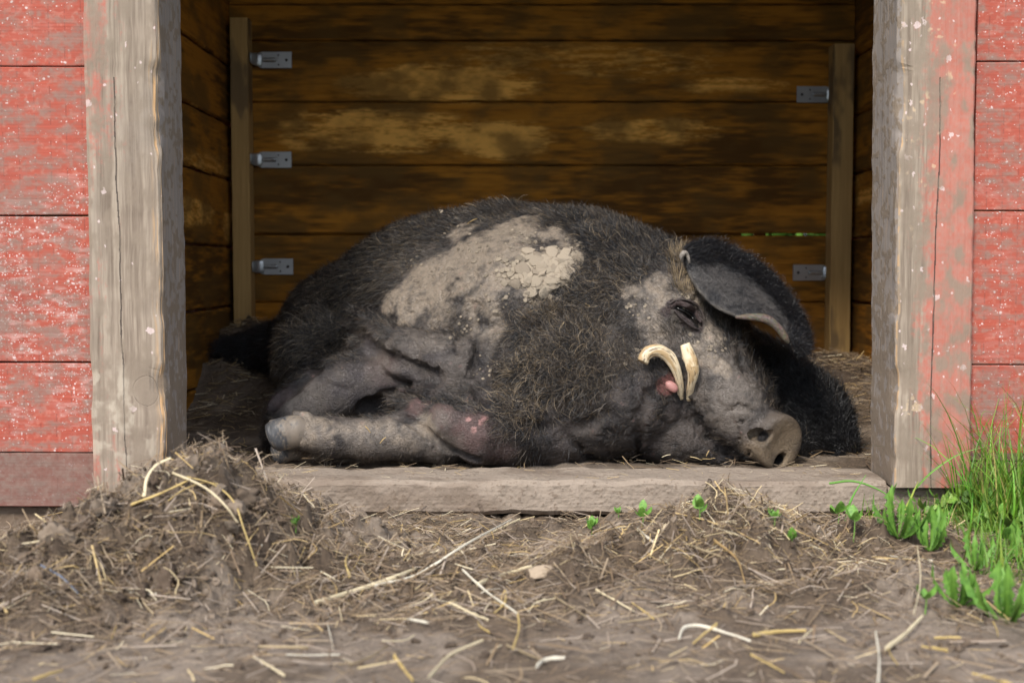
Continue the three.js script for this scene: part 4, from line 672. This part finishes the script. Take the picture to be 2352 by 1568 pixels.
{
  seed(501); const small = [];
  const stick = (px, py, r) => { const p = skin(px, py), e = 0.003, n = V(sdFull(p.x + e, p.y, p.z) - sdFull(p.x - e, p.y, p.z), sdFull(p.x, p.y + e, p.z) - sdFull(p.x, p.y - e, p.z), sdFull(p.x, p.y, p.z + e) - sdFull(p.x, p.y, p.z - e)).normalize(); const o = new THREE.Object3D(); o.position.copy(p).addScaledVector(n, r * 0.15); o.quaternion.setFromUnitVectors(V(0, 0, 1), n); o.rotateZ(rnd() * 6.28); o.scale.set(r * rr(0.8, 1.4), r * rr(0.7, 1.1), r * rr(0.7, 1.1)); return o; };
  let big = 0;
  for (let i = 0; i < 640; i++) {
    const t = rnd(), dense = i < 440; let px, py;
    if (dense) { px = 1245 + gauss() * 100; py = 618 + gauss() * 50 + (px - 1245) * -0.1; } else { const q = [[1000, 505], [950, 600], [1090, 560], [1150, 700], [1250, 700], [1050, 750], [1450, 700], [1600, 680], [1200, 545], [1480, 820], [1640, 800], [1120, 850]][i % 12]; px = q[0] + gauss() * 50; py = q[1] + gauss() * 30; }
    const r = dense ? (rnd() < 0.2 * ss(130, 60, Math.hypot(px - 1260, (py - 620) * 1.8)) ? rr(0.010, 0.019) : rr(0.003, 0.0085)) : rr(0.002, 0.0055), o = stick(px, py, r);
    if (r > 0.0095 && big < 90) { big++; const m = mesh('mud_clod', lumps[i % 5], clodMat[i % 3], boar); m.position.copy(o.position); m.quaternion.copy(o.quaternion); m.scale.copy(o.scale); }
    else { o.updateMatrix(); small.push(o.matrix.clone()); }
  }
  const im = new THREE.InstancedMesh(lumps[1], clodMat[1], small.length); im.name = 'mud_crumbs'; im.userData = { kind: 'stuff', label: 'crumbs of dried mud caught in the bristles' }; im.castShadow = im.receiveShadow = true; small.forEach((m, j) => { im.setMatrixAt(j, m); im.setColorAt(j, new THREE.Color().setScalar(rr(0.6, 1.15))); }); boar.add(im);
}
// ---------------------------------------------------------------- straw, manure and plants
// one straw: a split hollow stalk, bent here and there; unit length along x
function stalk(k, bend, w, seg = 4) {
  seed(k); const pos = [], idx = []; let p = V(-0.5, 0, 0), a = gauss() * bend, b = 0; 
  for (let s = 0; s <= seg; s++) {
    const t = s / seg, c = V(Math.cos(a) * Math.cos(b), Math.sin(a) * Math.cos(b), Math.sin(b)), n = V(-Math.sin(a), Math.cos(a), 0), ww = w * (1 - 0.25 * t) * rr(0.8, 1.2);
    for (const [q, z] of [[-1, 0], [-0.45, 0.75], [0.45, 0.75], [1, 0]]) pos.push(p.x + n.x * q * ww, p.y + n.y * q * ww, p.z + z * ww);
    if (s < seg) { const o = s * 4; for (let j = 0; j < 3; j++) idx.push(o + j, o + 4 + j, o + 5 + j, o + j, o + 5 + j, o + 1 + j); }
    p = p.clone().addScaledVector(c, 1 / seg); a += gauss() * bend; b += gauss() * bend * 0.5;
  }
  const g = new THREE.BufferGeometry(); g.setAttribute('position', new THREE.Float32BufferAttribute(pos, 3)); g.setIndex(idx); g.computeVertexNormals(); return g;
}
const stalks = [stalk(11, 0.05, 0.02, 2), stalk(12, 0.25, 0.02, 4), stalk(13, 0.5, 0.017, 5), stalk(14, 0.12, 0.032, 2), stalk(15, 0.8, 0.015, 6)];
const strawMat = std({ color: 0xffffff, roughness: 0.62, side: THREE.DoubleSide });
const STRAW = [[0.66, 0.52, 0.29], [0.56, 0.40, 0.18], [0.74, 0.64, 0.44], [0.48, 0.33, 0.13]], HAYB = [[0.25, 0.175, 0.10], [0.19, 0.13, 0.078], [0.31, 0.235, 0.155], [0.14, 0.095, 0.06]], DUSTY = [[0.37, 0.30, 0.235], [0.30, 0.235, 0.18]];
const pick = (l) => l[rnd() * l.length | 0];
function scatter(name, label, n, place, parent) {
  const bins = stalks.map(() => []); for (let i = 0; i < n; i++) { const q = place(i); if (q) bins[q[5] ?? (rnd() * 5 | 0)].push(q); }
  const made = []; bins.forEach((l, b) => { if (!l.length) return; const im = new THREE.InstancedMesh(stalks[b], strawMat, l.length); im.castShadow = im.receiveShadow = true; l.forEach(([p, yaw, pitch, len, c], j) => { const e = new THREE.Euler(-Math.PI / 2, 0, 0), Q = new THREE.Quaternion().setFromEuler(new THREE.Euler(0, yaw, pitch, 'YXZ')).multiply(new THREE.Quaternion().setFromEuler(e)); _m.compose(p, Q, V(len, len * rr(0.7, 1.3) * Math.min(1, 0.045 / len + 0.35), len * 0.8)); im.setMatrixAt(j, _m); im.setColorAt(j, new THREE.Color().setRGB(...c)); }); im.name = numbered(name); scene.add(im); tag(im, label, 'straw', null, 'stuff'); made.push(im); });
  return made;
}
const shade = (c) => { const k = rr(0.75, 1.2); return [c[0] * k, c[1] * k, c[2] * k]; };
seed(3001);
const heapiness = (x, z) => clamp(bump2(x, z, -0.8, 0.55, 0.25, 0.2, 0.9) + bump2(x, z, -0.55, 0.42, 0.25, 0.25, 1) + bump2(x, z, -0.68, 0.1, 0.2, 0.18, 1) + bump2(x, z, 0.42, 0.28, 0.22, 0.2, 1) + bump2(x, z, -0.85, 0.6, 0.3, 0.2, 0.9) + bump2(x, z, 0.1, 0.42, 0.5, 0.14, 0.5));
scatter('straw_litter', 'chopped straw and dung fibres trodden into the dirt', 110000, () => {
  const z = -0.02 + 1.12 * Math.pow(rnd(), 0.9), hw = 0.62 + (CAM_D - z) * 0.16 + 0.25, x = rr(-hw, hw), hp = heapiness(x, z), cl = fbm2(x * 7, z * 7, 301, 3);
  if (z > 0.72 + 0.16 * (cl - 0.5) && rnd() > 0.4) return null;
  if (rnd() > 0.20 + 0.8 * hp + 0.5 * ss(0.45, 0.65, cl) * ss(0.8, 0.6, z)) return null;
  const y = groundHeight(x, z), big = rnd() < 0.2, len = big ? rr(0.03, 0.075) : rr(0.008, 0.03), r = rnd();
  const c = r < 0.08 + (x > 0.2 && hp > 0.4 ? 0.16 : 0) ? pick(STRAW) : r < 0.78 ? pick(HAYB) : pick(DUSTY), g = 0.006;
  const slope = (groundHeight(x + g, z) - groundHeight(x - g, z)) / (2 * g), yaw = rnd() * 6.283;
  return [V(x, y + (big ? rr(0.001, 0.016) : rr(-0.002, 0.006 + 0.012 * hp)), z), yaw, Math.atan(slope) * Math.cos(yaw) * 0.7 + gauss() * (0.2 + 0.45 * hp), len, shade(c), big ? undefined : [0, 1, 3][rnd() * 3 | 0]];
});
scatter('straw_bedding', 'loose straw bedding heaped in the dark corners of the shelter', 22000, () => {
  const x = rr(-0.95, 1.15), z = rr(-1.62, -0.22), h = floorHeight(x, z) - FLOOR; if (rnd() > 0.12 + h * 7) return null;
  const len = rr(0.02, 0.08), r = rnd(); return [V(x, FLOOR + h + rr(0, 0.012), z), rnd() * 6.283, gauss() * 0.35, len, shade(r < (x < 0 ? 0.3 : 0.12) ? pick(STRAW) : pick(HAYB))];
});
scatter('sill_litter', 'crumbs of straw and dry mud lying on the sill', 900, () => {
  const e = rnd() < 0.5, x = e ? -0.72 + Math.abs(gauss()) * 0.25 : rr(-0.7, 0.79), z = rr(-0.2, -0.04); if (!e && rnd() > 0.35 + 0.6 * ss(0.5, 0.75, x)) return null;
  return [V(x, SILL_TOP + rr(0.001, 0.006), z), rnd() * 6.283, gauss() * 0.12, rr(0.006, 0.035), shade(rnd() < 0.35 ? pick(STRAW) : pick(DUSTY))];
});
const ragged = (() => { const g = mergeVertices(new THREE.IcosahedronGeometry(1, 3).deleteAttribute("normal").deleteAttribute("uv")), p = g.attributes.position; for (let i = 0; i < p.count; i++) { const v = V().fromBufferAttribute(p, i), r = 0.45 + 0.8 * fbm3(v.x * 1.5 + 4, v.y * 1.5, v.z * 1.5, 3) + 0.9 * (n3(v.x * 7, v.y * 7, v.z * 7) - 0.5); p.setXYZ(i, v.x * r, v.y * r, v.z * r); } g.computeVertexNormals(); return g; })();
{ // crumbly dung clods on the heaps
  seed(3100); const list = [];
  for (let i = 0; i < 9000; i++) { const z = rr(-0.02, 0.95), x = rr(-1.05, 1.05), hp = heapiness(x, z); if (rnd() > 0.10 + 0.6 * hp * (x < 0 ? 1 : 0.45)) continue; const r = rnd() < 0.16 ? rr(0.008, 0.018) * (0.45 + 0.7 * hp) : rr(0.002, 0.007); list.push([x, groundHeight(x, z) + r * 0.05, z, r]); }
  const im = new THREE.InstancedMesh(ragged, std({ roughness: 0.97, bumpMap: soilTex.bumpMap, bumpScale: 0.003 }), list.length); im.castShadow = im.receiveShadow = true;
  list.forEach(([x, y, z, r], j) => { _m.compose(V(x, y, z), new THREE.Quaternion().setFromEuler(new THREE.Euler(rnd() * 6, rnd() * 6, rnd() * 6)), V(r * rr(0.7, 1.5), r * rr(0.5, 0.9), r * rr(0.7, 1.5))); im.setMatrixAt(j, _m); const c = shade(rnd() < 0.5 ? [0.15, 0.11, 0.078] : rnd() < 0.4 ? [0.20, 0.155, 0.115] : [0.085, 0.06, 0.042]); im.setColorAt(j, new THREE.Color().setRGB(...c)); });
  im.name = 'dung_crumbs'; scene.add(im); tag(im, 'crumbled dung and clods of dirt on the heaps', 'dirt', null, 'stuff');
}
// long loose stalks that stand out one by one, laid where the photograph shows them
function onGround(px, py, lift = 0) { const r = ray(px, py), o = V(0, CAM_H, CAM_D); let t = 1.2; for (let i = 0; i < 400; i++) { const p = o.clone().addScaledVector(r, t); if (p.y < Math.max(groundHeight(p.x, p.z) + lift, p.z < -0.03 && p.x > -0.72 && p.x < 0.8 ? SILL_TOP + lift : -1)) return p; t += 0.004; } return at(px, py, 0); }
function straw(name, label, pts, r0, col, lift, grp) {
  const q = pts.map(([a, b, l]) => onGround(a, b, l ?? lift)); const radii = pts.map((_, i) => r0 * (1 - 0.35 * i / (pts.length - 1)));
  const g = tube(q, radii, { rad: 6, seg: 6 + pts.length * 5, flat: 0.38, wobble: 0.9, key: pts[0][0] }); const m = mesh(name, g, std({ color: new THREE.Color().setRGB(...col), roughness: 0.6, bumpMap: soilTex.bumpMap, bumpScale: 0.0006 })); return tag(m, label, 'straw', grp);
}
const PALES = [0.72, 0.61, 0.40], YEL = [0.60, 0.44, 0.17], WHT = [0.80, 0.74, 0.60];
straw('straw_stalk', 'longest pale straw stalk lying slantwise below the sill', [[722, 1386], [830, 1352], [940, 1312], [1080, 1245], [1194, 1192]], 0.0042, PALES, 0.010);
straw('straw_stalk', 'thin second stalk split alongside the longest straw', [[860, 1345], [960, 1318], [1050, 1262], [1176, 1192]], 0.0026, WHT, 0.014);
straw('straw_stalk', 'pale straight stalk crossing below the long slanted one', [[1062, 1308], [1110, 1352], [1192, 1412]], 0.0032, WHT, 0.012);
straw('straw_stalk', 'flat pale straw lying close beside the crossing stalk', [[1096, 1343], [1150, 1322], [1222, 1300]], 0.0045, PALES, 0.010);
straw('straw_stalk', 'thin straw lying flat below the crossing stalks', [[1032, 1384], [1075, 1405], [1122, 1424]], 0.003, PALES, 0.008);
straw('straw_stalk', 'forked yellow straw standing in the trodden dirt', [[1190, 1412], [1192, 1445], [1178, 1490]], 0.0042, YEL, 0.02);
straw('straw_stalk', 'thick golden straw slanting up the dung heap', [[302, 1158], [365, 1134], [430, 1104]], 0.0065, YEL, 0.020);
straw('straw_stalk', 'yellow straw bent upright at the top of the heap', [[330, 1140], [338, 1095], [358, 1068], [392, 1052]], 0.0035, PALES, 0.030);
straw('straw_stalk', 'long arching yellow straw hanging down the dung heap towards the sill', [[428, 1094], [490, 1112], [535, 1150], [560, 1215], [590, 1300]], 0.003, YEL, 0.028);
straw('straw_stalk', 'pale arching straw beside the long hanging one', [[395, 1085], [470, 1120], [520, 1165], [545, 1200]], 0.0026, PALES, 0.030);
straw('straw_stalk', 'dark yellow straw lying across the heap crest', [[385, 1150], [420, 1125], [470, 1108], [520, 1115]], 0.003, YEL, 0.020);
straw('straw_stalk', 'white bent straw on the bare dirt strip', [[1560, 1466], [1572, 1442], [1600, 1436], [1665, 1452], [1725, 1472]], 0.0032, WHT, 0.008);
straw('straw_stalk', 'thick pale straw standing upright out of the dirt', [[2018, 1566], [2020, 1510], [2012, 1452]], 0.0042, WHT, 0.03);
straw('straw_stalk', 'pale straw pointing into the green grass', [[2035, 1490], [2080, 1455], [2120, 1415]], 0.005, PALES, 0.012);
straw('straw_stalk', 'thin upright straw among the grass and dandelion leaves', [[2100, 1410], [2115, 1330], [2108, 1255]], 0.0028, PALES, 0.05);
straw('straw_stalk', 'brown straw bowed along the side of the straw pile', [[1640, 1240], [1690, 1280], [1712, 1340]], 0.0028, [0.42, 0.28, 0.12], 0.03);
straw('straw_stalk', 'yellow straw lying level beside the bent white one', [[1730, 1458], [1790, 1450], [1852, 1448]], 0.0035, YEL, 0.008);
straw('straw_stalk', 'whitish curved straw scrap on the bare dirt', [[1232, 1532], [1250, 1515], [1298, 1510]], 0.0038, WHT, 0.008);
straw('straw_stalk', 'yellow straw splinter leaning at the edge of the bare dirt', [[905, 1506], [930, 1540], [948, 1562]], 0.0042, YEL, 0.008);
straw('straw_stalk', 'pale straw splinter on bare dirt next to yellow one', [[985, 1555], [1040, 1500], [1110, 1470]], 0.003, PALES, 0.010);
straw('straw_stalk', 'brown stem standing upright on the straw pile', [[1672, 1180], [1668, 1140], [1664, 1118]], 0.003, [0.52, 0.36, 0.16], 0.05);
seed(3300);
for (let i = 0; i < 46; i++) { // other loose ones
  const px = rr(30, 2300), py = rr(1230, 1560), a = rnd() * 6.28, L = rr(25, 70), dx = Math.cos(a) * L, dy = Math.sin(a) * L * 0.45, b = gauss() * 10, kind = pick([['pale', PALES], ['yellow', YEL], ['whitish', WHT], ['brownish', [0.40, 0.31, 0.19]]]);
  straw('loose_straw', `short loose ${kind[0]} straw lying on the trodden dirt before the sill`, [[px - dx, py - dy], [px + b, py + b * 0.4], [px + dx, py + dy]], rr(0.0016, 0.0028), shade(kind[1]), 0.009, 'short loose straws scattered on the dirt');
}
{ // wood chip and strand of blue grey twine
  const p = onGround(1242, 1322, 0), g = lump(31, 0.35).scale(0.024, 0.012, 0.012); const m = mesh('wood_chip', g, std({ color: new THREE.Color(0.40, 0.31, 0.22), bumpMap: soilTex.bumpMap, bumpScale: 0.004 })); m.position.copy(p).add(V(0, 0.008, 0)); m.rotation.set(-0.8, 0.2, 0.3); tag(m, 'pale frayed wood chip on the dirt below the sill', 'wood chip');
  straw('twine_strand', 'grey blue strand of twine at the edge of the dung heap', [[92, 1298], [140, 1325], [178, 1362]], 0.0022, [0.16, 0.20, 0.28], 0.012).userData.category = 'twine';
}
// straws caught in the bristles
{ seed(3400); for (const [a, b, t, L] of [[1085, 508, 0.5, 0.03], [1355, 705, -0.6, 0.03], [1290, 750, 1.1, 0.025], [1530, 1046, 0.3, 0.022], [1598, 1052, -0.3, 0.03], [1625, 1040, 1.1, 0.016], [845, 985, -0.9, 0.02], [880, 1010, 0.8, 0.02], [1400, 590, 0.7, 0.02], [1190, 840, 0.9, 0.02]]) { const p = skin(a, b); p.z += 0.006; const m = mesh('caught_straw', tube([p.clone().add(V(-Math.cos(t) * L / 2, -Math.sin(t) * L / 2, 0)), p.clone().add(V(0, 0.002, 0.002)), p.clone().add(V(Math.cos(t) * L / 2, Math.sin(t) * L / 2, 0))], [0.0009, 0.0012, 0.0008], { rad: 5, seg: 6 }), std({ color: new THREE.Color().setRGB(...pick(STRAW)), roughness: 0.6 })); tag(m, 'scrap of straw caught in the bristles of the boar', 'straw', 'straws caught in the bristles'); } }

// ---- green things
const leafTex = texture(128, 128, 1, 1, (u, v) => { const a = fbm2(u * 9, v * 9, 851, 3), vein = ss(0.05, 0.0, Math.abs(u - 0.5)) * 0.3; return [...mix3([0.06, 0.165, 0.022], [0.18, 0.36, 0.055], clamp(a * 1.3 - 0.15 + vein)), 0.5 + 0.4 * a]; });
const leafMat = new THREE.MeshPhysicalMaterial({ ...leafTex, bumpScale: 0.0008, roughness: 0.55, transmission: 0.0, side: THREE.DoubleSide, color: 0xffffff });
const bladeMat = new THREE.MeshPhysicalMaterial({ color: 0xffffff, roughness: 0.5, side: THREE.DoubleSide });
// a blade of grass: unit height along y, bending towards +x
function blade(k, bend) { seed(k); const pos = [], idx = []; const S = 7; let p = V(0, 0, 0), a = rr(0.05, 0.25); for (let s = 0; s <= S; s++) { const t = s / S, w = 0.016 * (t < 0.15 ? 0.7 + 2 * t : 1) * (1 - Math.pow(t, 2.2)); pos.push(p.x, p.y, p.z - w, p.x + w * 0.35, p.y, p.z, p.x, p.y, p.z + w); if (s < S) { const o = s * 3; for (const j of [0, 1]) idx.push(o + j, o + 3 + j, o + 4 + j, o + j, o + 4 + j, o + 1 + j); } p = p.clone().add(V(Math.sin(a) / S, Math.cos(a) / S, 0)); a += bend / S * (0.4 + 1.2 * t); } const g = new THREE.BufferGeometry(); g.setAttribute('position', new THREE.Float32BufferAttribute(pos, 3)); g.setIndex(idx); g.computeVertexNormals(); return g; }
const blades = [blade(1, 0.5), blade(2, 1.1), blade(3, 1.9)];
{
  seed(3500); const bins = [[], [], []];
  for (let i = 0; i < 8000; i++) {
    const x = rr(0.74, 1.5), z = rr(-0.02, 0.62), edge = 0.77 + 0.10 * fbm2(z * 9, 3, 5, 2) - 0.12 * ss(0.2, 0.0, z) - 0.02 * ss(0.3, 0.5, z), in_ = ss(edge - 0.04, edge + 0.10, x); if (rnd() > in_ * (x > 0.93 ? 0.9 : 0.6)) continue;
    const tall = x > 0.93 && z < 0.25 ? (rnd() < 0.12 ? rr(0.25, 0.36) : rr(0.05, 0.24)) : z > 0.2 ? rr(0.03, 0.11) : rr(0.02, 0.075); bins[rnd() * 3 | 0].push([x, z, tall]);
  }
  bins.forEach((l, b) => { const im = new THREE.InstancedMesh(blades[b], bladeMat, l.length); im.castShadow = im.receiveShadow = true; l.forEach(([x, z, h], j) => { _m.compose(V(x, groundHeight(x, z) - 0.004, z), new THREE.Quaternion().setFromEuler(new THREE.Euler(gauss() * 0.5, rnd() * 6.283, gauss() * 0.6)), V(h, h, Math.min(h, 0.13) * rr(0.55, 1.15))); im.setMatrixAt(j, _m); const k = rr(0.7, 1.25); im.setColorAt(j, new THREE.Color().setRGB(...(rnd() < 0.07 ? [0.42 * k, 0.36 * k, 0.12 * k] : [rr(0.08, 0.17) * k, rr(0.20, 0.31) * k, 0.022 * k]))); }); im.name = numbered('grass'); scene.add(im); tag(im, 'green grass growing along the foot of the red siding', 'grass', null, 'stuff'); });
}
{ // low weeds between the blades
  seed(3600); const list = [];
  for (let i = 0; i < 4200; i++) { const x = rr(0.72, 1.35), z = rr(0.0, 0.66), e = 0.84 + 0.12 * fbm2(z * 7, 1, 9, 3) - 0.06 * ss(0.3, 0.1, z); if (rnd() > ss(e - 0.03, e + 0.12, x)) continue; list.push([x, z]); }
  const im = new THREE.InstancedMesh(rounded(3), leafMat, list.length); im.castShadow = im.receiveShadow = true;
  list.forEach(([x, z], j) => { const s = rr(0.012, 0.036); _m.compose(V(x, groundHeight(x, z) + rr(0.004, 0.05), z), new THREE.Quaternion().setFromEuler(new THREE.Euler(rr(0.3, 1.5), rnd() * 6.283, 0, 'YXZ')), V(s * rr(0.7, 1.1), s, s)); im.setMatrixAt(j, _m); const k = rr(0.55, 1.25); im.setColorAt(j, new THREE.Color().setRGB(k * rr(0.9, 1.4), k, k)); });
  im.name = 'weeds'; scene.add(im); tag(im, 'low leafy weeds growing between the grass blades', 'weeds', null, 'stuff');
}
function longBlade(label, pts, r, col) { const q = pts.map(([a, b, z]) => at(a, b, z)); const m = mesh('grass_blade', tube(q, [r, r, r * 0.85, r * 0.55, r * 0.12], { rad: 6, seg: 26, flat: 0.22 }), std({ color: new THREE.Color().setRGB(...col), roughness: 0.5 })); tag(m, label, 'grass blade'); }
longBlade('broad pale grass blade leaning across the half red post', [[2098, 1128, 0.06], [2140, 1085, 0.08], [2200, 1045, 0.08], [2265, 1025, 0.08]], 0.005, [0.16, 0.34, 0.06]);
longBlade('grass blade rising straight in front of the sill end', [[1930, 1272, 0.10], [1938, 1215, 0.09], [1955, 1150, 0.08], [1990, 1090, 0.07]], 0.0035, [0.12, 0.33, 0.04]);
longBlade('thin grass blade crossing the red siding low down', [[2220, 1180, 0.06], [2245, 1080, 0.05], [2300, 1000, 0.05], [2352, 940, 0.05]], 0.0022, [0.17, 0.28, 0.04]);
longBlade('tall dark grass blade curving against the red siding', [[2352, 1160, 0.08], [2300, 1060, 0.06], [2260, 985, 0.05], [2234, 915, 0.05]], 0.0028, [0.08, 0.22, 0.02]);
longBlade('slender grass stem arched from post to siding', [[2230, 1120, 0.05], [2250, 1010, 0.05], [2262, 945, 0.05], [2352, 1000, 0.05]], 0.002, [0.12, 0.26, 0.03]);
longBlade('yellow green stem bent beside the post foot', [[2085, 1250, 0.10], [2075, 1190, 0.09], [2095, 1140, 0.08], [2110, 1105, 0.07]], 0.0035, [0.30, 0.36, 0.05]);
longBlade('arched grass blade beside the dandelion', [[1905, 1110, 0.03], [1960, 1105, 0.05], [2020, 1125, 0.07], [2075, 1165, 0.08]], 0.0025, [0.13, 0.30, 0.05]);
longBlade('grass blade lying curled on the dung heap beside the siding', [[168, 1200, 0.12], [200, 1185, 0.12], [235, 1175, 0.12], [290, 1172, 0.12]], 0.003, [0.10, 0.30, 0.03]);
longBlade('faint grass blade lying on the dirt', [[1835, 1432, 0.42], [1880, 1408, 0.46], [1940, 1400, 0.46], [2030, 1412, 0.44]], 0.002, [0.16, 0.26, 0.07]);
// dandelion leaf: toothed outline, folded along its rib, arching; unit length along y
function toothed(k, n) { seed(k); const sh = new THREE.Shape(), R = [], L = []; for (let i = 0; i <= n; i++) { const t = i / n, w = 0.05 + 0.17 * Math.pow(t, 0.7) * (t < 0.82 ? 1 : (1 - t) / 0.18); R.push([w * rr(0.85, 1.15), t], [w * 0.35 + 0.02, t + 0.6 / n]); L.push([-w * rr(0.85, 1.15), t], [-w * 0.35 - 0.02, t + 0.6 / n]); } R.pop(); L.pop(); sh.moveTo(0, -0.05); R.forEach(([x, y]) => sh.lineTo(x, y)); sh.lineTo(0, 1.06); L.reverse().forEach(([x, y]) => sh.lineTo(x, y)); sh.closePath(); const g = new THREE.ShapeGeometry(sh); return bent(g, 1.0); }
function rounded(k) { seed(k); const sh = new THREE.Shape(); sh.moveTo(0, 0); sh.bezierCurveTo(0.42, 0.1, 0.45, 0.8, 0, 1); sh.bezierCurveTo(-0.45, 0.8, -0.42, 0.1, 0, 0); return bent(new THREE.ShapeGeometry(sh, 8), 0.5); }
function bent(g, arch) { const p = g.attributes.position, uv = []; for (let i = 0; i < p.count; i++) { const x = p.getX(i), y = p.getY(i), a = y * arch; p.setXYZ(i, x, Math.sin(a) / arch, -(1 - Math.cos(a)) / arch + Math.abs(x) * 0.35); uv.push(x + 0.5, y); } g.setAttribute('uv', new THREE.Float32BufferAttribute(uv, 2)); g.computeVertexNormals(); return g; }
const teeth = [toothed(21, 6), toothed(22, 5), toothed(23, 7)], rounds = [rounded(1), rounded(2)];
function dandelion(px, py, size, n, label, k) {
  seed(k); const p = onGround(px, py, 0), t = group('dandelion', label, 'dandelion', null); t.position.copy(p);
  for (let i = 0; i < n; i++) { const m = mesh('leaf', teeth[i % 3], leafMat, t), L = size * rr(0.6, 1.15); m.scale.set(L * rr(0.45, 0.65), L, L); m.rotation.set(rr(0.55, 1.4), i / n * 6.283 + rr(-0.4, 0.4), 0, 'YXZ'); }
}
dandelion(2065, 1235, 0.095, 12, 'upright dandelion with toothed leaves at the foot of the half red post', 41);
dandelion(2135, 1265, 0.085, 11, 'dandelion growing directly under the sawn end of the post', 42);
dandelion(2310, 1430, 0.10, 14, 'broad leaved dandelion at the front of the grass', 43);
dandelion(2200, 1395, 0.075, 12, 'small flat dandelion rosette where grass meets dirt', 44);
dandelion(2240, 1310, 0.075, 8, 'dandelion half hidden among the grass blades', 45);
dandelion(2330, 1300, 0.08, 8, 'dandelion deep in the grass beside the siding', 46);
function seedling(px, py, size, label, k, lift = 0.02) {
  seed(k); const p = onGround(px, py + 10, 0), t = group('seedling', label, 'seedling', 'clover like seedlings along the sill'); t.position.copy(p);
  const h = size * rr(0.7, 1.1); mesh('stem', tube([V(0, -0.004, 0), V(size * 0.05, h * 0.5, 0), V(size * 0.02, h, 0.004)], [0.0014, 0.0012, 0.001], { rad: 5, seg: 6 }), std({ color: new THREE.Color(0.16, 0.30, 0.06) }), t);
  const n = 4 + (rnd() * 4 | 0); for (let i = 0; i < n; i++) { const m = mesh('leaf', rounds[i % 2], leafMat, t), L = size * rr(0.45, 0.75); m.scale.set(L, L, L); m.position.set(0, h * rr(0.55, 1), 0); m.rotation.set(rr(0.5, 1.2), i / n * 6.283 + rr(-0.3, 0.3), 0, 'YXZ'); }
}
seedling(1475, 1200, 0.045, 'round leaved seedling growing between sill and straw pile', 51);
seedling(1605, 1195, 0.045, 'round leaved seedling growing on top of the straw pile', 52);
seedling(1358, 1222, 0.032, 'small seedling under the sill edge away from the straw pile', 53);
seedling(1778, 1205, 0.030, 'tiny seedling between the straw pile and the bushy seedling', 54);
seedling(1818, 1250, 0.028, 'tiny two leaved seedling on the bare mud mound', 55);
seedling(1925, 1195, 0.048, 'tall seedling standing before the sill end', 56);
seedling(1960, 1235, 0.05, 'bushy seedling beside the straight grass blade', 57);
seedling(678, 1212, 0.022, 'tiny seedling between the dung heap and the sill', 58);
seedling(1420, 1182, 0.022, 'tiny pale seedling close under the sill face', 59);
seedling(2125, 1400, 0.035, 'seedling at the edge of the grass by the thin straw', 60);
// hedge behind the shelter, seen green through the gap between the back boards
{
  seed(3700); const h = group('hedge', 'green hedge behind the shelter seen through the gap in its boards', 'hedge'), g = rounds[0], list = [];
  for (let i = 0; i < 14000; i++) list.push([rr(-1, 4), (i & 1 ? rr(0.1, 1.5) : rnd() * 2.6), -5.2 + gauss() * 0.35 + (rnd() - 0.5) * 0.3]);
  const im = new THREE.InstancedMesh(g, new THREE.MeshPhysicalMaterial({ color: 0xffffff, roughness: 0.6, side: THREE.DoubleSide }), list.length); im.name = 'foliage'; im.userData.kind = 'stuff';
  list.forEach(([x, y, z], j) => { const s = rr(0.09, 0.2); _m.compose(V(x, y, z), new THREE.Quaternion().setFromEuler(new THREE.Euler(rnd() * 6, rnd() * 6, rnd() * 6)), V(s, s, s)); im.setMatrixAt(j, _m); const k = rr(0.6, 1.3); im.setColorAt(j, new THREE.Color().setRGB(0.10 * k, 0.22 * k, 0.03 * k)); }); h.add(im);
  for (let i = 0; i < 7; i++) mesh('trunk', tube([V(-3.6 + i * 1.2, -0.1, -5.2), V(-3.5 + i * 1.2, 1, -5.25), V(-3.6 + i * 1.2, 2.1, -5.2)], [0.06, 0.045, 0.02], { rad: 7, seg: 8 }), std({ color: new THREE.Color(0.10, 0.075, 0.05) }), h);
}
console.log('done');
renderer.render(scene, camera);
